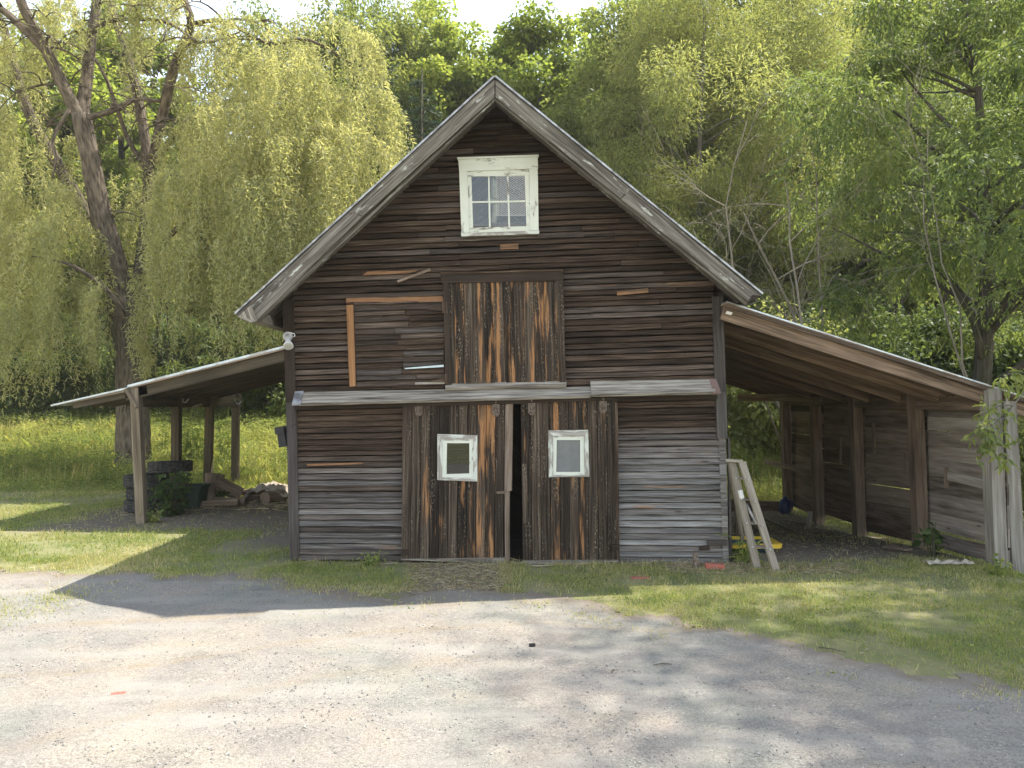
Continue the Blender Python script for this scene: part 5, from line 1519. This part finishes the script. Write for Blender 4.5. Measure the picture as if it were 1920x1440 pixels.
# dead brush and leaning dead trunk
def grow(mb, p, d, L, rad, depth, rr, sag=0., minr=.004):
    n = 5; pts = [p]; rads = [rad]; cur = Vector(p); dr = Vector(d).normalized()
    for i in range(n):
        dr = (dr + V(rr.gauss(0, .16), rr.gauss(0, .16), rr.gauss(0, .14) - sag)).normalized()
        cur = cur + dr * (L / n); pts.append(cur.copy()); rads.append(max(minr, rad * (1 - .75 * (i + 1) / n)))
    mb.tube(pts, rads, 6 if rad > .04 else 4, .5)
    if depth > 0:
        for _ in range(rr.randint(3, 5)):
            i = rr.randint(1, n); dd = (dr + V(rr.gauss(0, .7), rr.gauss(0, .7), rr.gauss(.15, .6))).normalized()
            grow(mb, pts[i], dd, L * rr.uniform(.45, .75), max(minr, rads[i] * .6), depth - 1, rr, sag, minr)
def dead(label, px, Y, tips, seed, r0=.09, depth=3, L=2.2):
    rr = random.Random(seed); x, y = at_px(px, Y)
    root = empty('dead_tree', (x, y, gz(x, y) - .1), label, 'tree', 'dead brush above the right shed'); mb = MB()
    for (tx_, ty_, dy) in tips:
        e = P(tx_, ty_, Y + dy); a = V(x, y, gz(x, y))
        pts = curve(a, e, 8, .05, .12, rr)
        mb.tube(pts, [r0 * .62 * (1 - .75 * i / 8) for i in range(9)], 7)
        for k in range(4):
            i = 4 + k; grow(mb, pts[min(8, i)], (e - a).normalized() * .6 + V(rr.gauss(0, .8), rr.gauss(0, .5), rr.gauss(.1, .6)), L, r0 * .2, depth - 1, rr, .05, .0028)
    mb.build('trunk', M['bark_dead'], root, True)
    return root
dead('grey dead tree with a fan of bare twigs above the right shed roof', 1560, 17.6, [(1470, 330, -.5), (1400, 230, -.3), (1520, 260, .2)], 4, .075)
dead('pale dead trunk leaning left over the upper end of the right shed roof', 1560, 18.6, [(1395, 400, -.6)], 6, .12, 3, 1.9)
dead('thin dead snag tangled low beside the right eave of the barn', 1500, 18.4, [(1300, 430, 0), (1420, 470, .2)], 9, .04, 3, 1.5)
dead('pale dead boughs curling out of the box elder at upper right', 1880, 14.4, [(1740, 240, -.6), (1700, 150, 0)], 12, .04, 3, 1.6)

# thin added scatter volume, a lens-flare veil that lifts the far trees' darks
t = NT('veil_haze'); pv = t.n('VolumePrincipled', Density=.0005); pv.inputs['Color'].default_value = (.96, .97, .93, 1)
t.t.links.new(pv.outputs[0], t.out.inputs['Volume'])
hx, hy0, hy1, hz0, hz1 = 150., -70., 200., -3., 42.
hme = bpy.data.meshes.new('added_haze')
hme.from_pydata([(-hx, hy0, hz0), (hx, hy0, hz0), (hx, hy1, hz0), (-hx, hy1, hz0), (-hx, hy0, hz1), (hx, hy0, hz1), (hx, hy1, hz1), (-hx, hy1, hz1)], [],
                [(0, 3, 2, 1), (4, 5, 6, 7), (0, 1, 5, 4), (1, 2, 6, 5), (2, 3, 7, 6), (3, 0, 4, 7)])
hme.materials.append(t.m); o = bpy.data.objects.new('added_haze', hme); COL.objects.link(o); o['kind'] = 'stuff'
# small plants ---------------------------------------------------------------
def plant(name, px, Y, h, rad, n, L, W, mat, label, cat='plant', seed=0, stems=6, group=None, spike=False):
    x, y = at_px(px, Y); z = gz(x, y); rr = random.Random(seed); r = np.random.default_rng(seed + 100)
    root = empty(name, (x, y, z), label, cat, group); mb = MB(); q = []
    for k in range(stems):
        a = rr.uniform(0, 2 * PI); q0 = rr.random() ** .5 * rad
        e = V(x + math.cos(a) * q0, y + math.sin(a) * q0, z + h * rr.uniform(.65, 1.05))
        s = V(x + math.cos(a) * q0 * .35, y + math.sin(a) * q0 * .35, z - .03)
        pts = curve(s, e, 5, .0, .05, rr); mb.tube(pts, [.008 + .004 * h] * 3 + [.006, .005, .003], 4)
        m = int(n / stems); t = r.uniform(.12, 1, m)
        base = np.array([pts[min(5, int(tt * 5))] for tt in t]) + r.normal(size=(m, 3)) * (.03 if spike else .05)
        ax = r.normal(size=(m, 3)); ax[:, 2] = ax[:, 2] * .4 + (.25 if spike else -.05)
        q.append(leaf_quads(base, ax, L * r.uniform(.6, 1.2, m), W * r.uniform(.7, 1.2, m), r, .2))
    mb.build('stem', M['weed_leaf'] if mat != 'vine_leaf' else M['bark_dark'], root)
    q = np.concatenate(q); poly_mesh('leaves', q, np.clip(r.normal(.45, .2, len(q)), 0, 1), M[mat], root)
    return root
plant('vine', 318, 13.9, .86, .42, 520, .14, .085, 'vine_leaf', 'dark leafy vine sprawling over the tires beside the second post', 'vine', 1, 18)
plant('shrub', 366, 21.0, 1.55, .62, 1100, .13, .06, 'weed_leaf', 'round green shrub in the meadow between the second and third posts', 'bush', 2, 22)
plant('goldenrod', 428, 20.6, 1.75, .4, 700, .16, .035, 'weed_leaf', 'tall upright goldenrod clump left of the last post', 'plant', 3, 12, spike=True)
plant('goldenrod', 308, 22, 1.5, .2, 160, .16, .04, 'weed_leaf', 'single tall goldenrod stalk right of the willow trunk', 'plant', 4, 3, spike=True)
plant('weed', 698, 9.78, .16, .13, 200, .07, .02, 'weed_leaf', 'small feathery weed against the left clapboards beside the left door', 'plant', 5, 10)
plant('lily', 1393, 9.95, .36, .14, 90, .3, .022, 'weed_leaf', 'tuft of strap leaves under the stepladder', 'plant', 6, 10)
plant('weed', 1748, 10.35, .5, .14, 60, .16, .09, 'vine_leaf', 'broad-leaved weed growing against the right shed wall', 'plant', 7, 5)
plant('weed', 1402, 20.5, 1.2, .5, 700, .12, .035, 'weed_leaf', 'tall pale weed in the gap beside the stepladder', 'plant', 8, 12, spike=True)
plant('weed', 1862, 9.3, .22, .2, 120, .07, .035, 'weed_leaf', 'low weed between the two front posts of the right shed', 'plant', 9, 8)
plant('weed', 286, 13.1, .26, .2, 120, .08, .04, 'weed_leaf', 'low weed at the foot of the front post of the left shed', 'plant', 10, 8)
plant('shrub', 405, 15.4, .42, .2, 160, .09, .05, 'vine_leaf', 'small dark seedling beside the green bin', 'plant', 11, 6)
plant('weed', 540, 20.5, 1.0, .3, 300, .12, .04, 'weed_leaf', 'bright weed just left of the black lamp', 'plant', 12, 8, spike=True)
# the shade tree beside the yard, mostly outside the picture on the right, which dapples the gravel
sh = make_tree(empty('shade_tree', (14.5, 11.0, -.1), 'tall maple beside the yard at the right that dapples the gravel', 'tree'), 26.0, 6.4, .5, 90, 25000, .17, .11, M['maple_leaf'], M['bark_dark'], 31, .3, rcf=(.2, .34), shell=.1)

# ------------------------------------------------------------------ light, sky, camera
SUN = Vector((1.66, .95, 3.2)).normalized()
sd = bpy.data.lights.new('sun', 'SUN'); sd.energy = 2.25; sd.angle = math.radians(.53); sd.color = (1., .945, .86)
so = bpy.data.objects.new('sun', sd); COL.objects.link(so); so.rotation_euler = (-SUN).to_track_quat('-Z', 'Y').to_euler()
w = bpy.data.worlds.new('World'); scene.world = w; w.use_nodes = True
nt = w.node_tree; sky = nt.nodes.new('ShaderNodeTexSky'); sky.sky_type = 'NISHITA'; sky.sun_disc = False
sky.sun_elevation = math.asin(SUN.z); sky.sun_rotation = math.atan2(SUN.x, SUN.y); sky.air_density = .9; sky.dust_density = .15; sky.ozone_density = 1.
bgn = nt.nodes['Background']; wb = nt.nodes.new('ShaderNodeMixRGB'); wb.blend_type = 'MULTIPLY'; wb.inputs[0].default_value = 1.; wb.inputs[2].default_value = (1.34, 1.0, .72, 1)   # camera white balance
nt.links.new(sky.outputs[0], wb.inputs[1]); nt.links.new(wb.outputs[0], bgn.inputs[0]); bgn.inputs[1].default_value = .15
cd = bpy.data.cameras.new('camera'); cam = bpy.data.objects.new('camera', cd); COL.objects.link(cam)
cd.sensor_width = 36; cd.lens = 36 * FPX / 1920; cd.clip_end = 1000; cd.clip_start = .05
cam.location = (0, 0, CAMH); cam.rotation_euler = (PI / 2 + PITCH, 0, 0)
scene.camera = cam
vs = scene.view_settings; vs.view_transform = 'Standard'; vs.look = 'None'; vs.gamma = 1.; vs.exposure = 2.35
scene.cycles.max_bounces = 8; scene.cycles.transparent_max_bounces = 8; scene.cycles.use_denoising = True; scene.cycles.denoising_prefilter = "NONE"; scene.cycles.denoising_input_passes = "RGB_ALBEDO_NORMAL"
scene.render.film_transparent = False
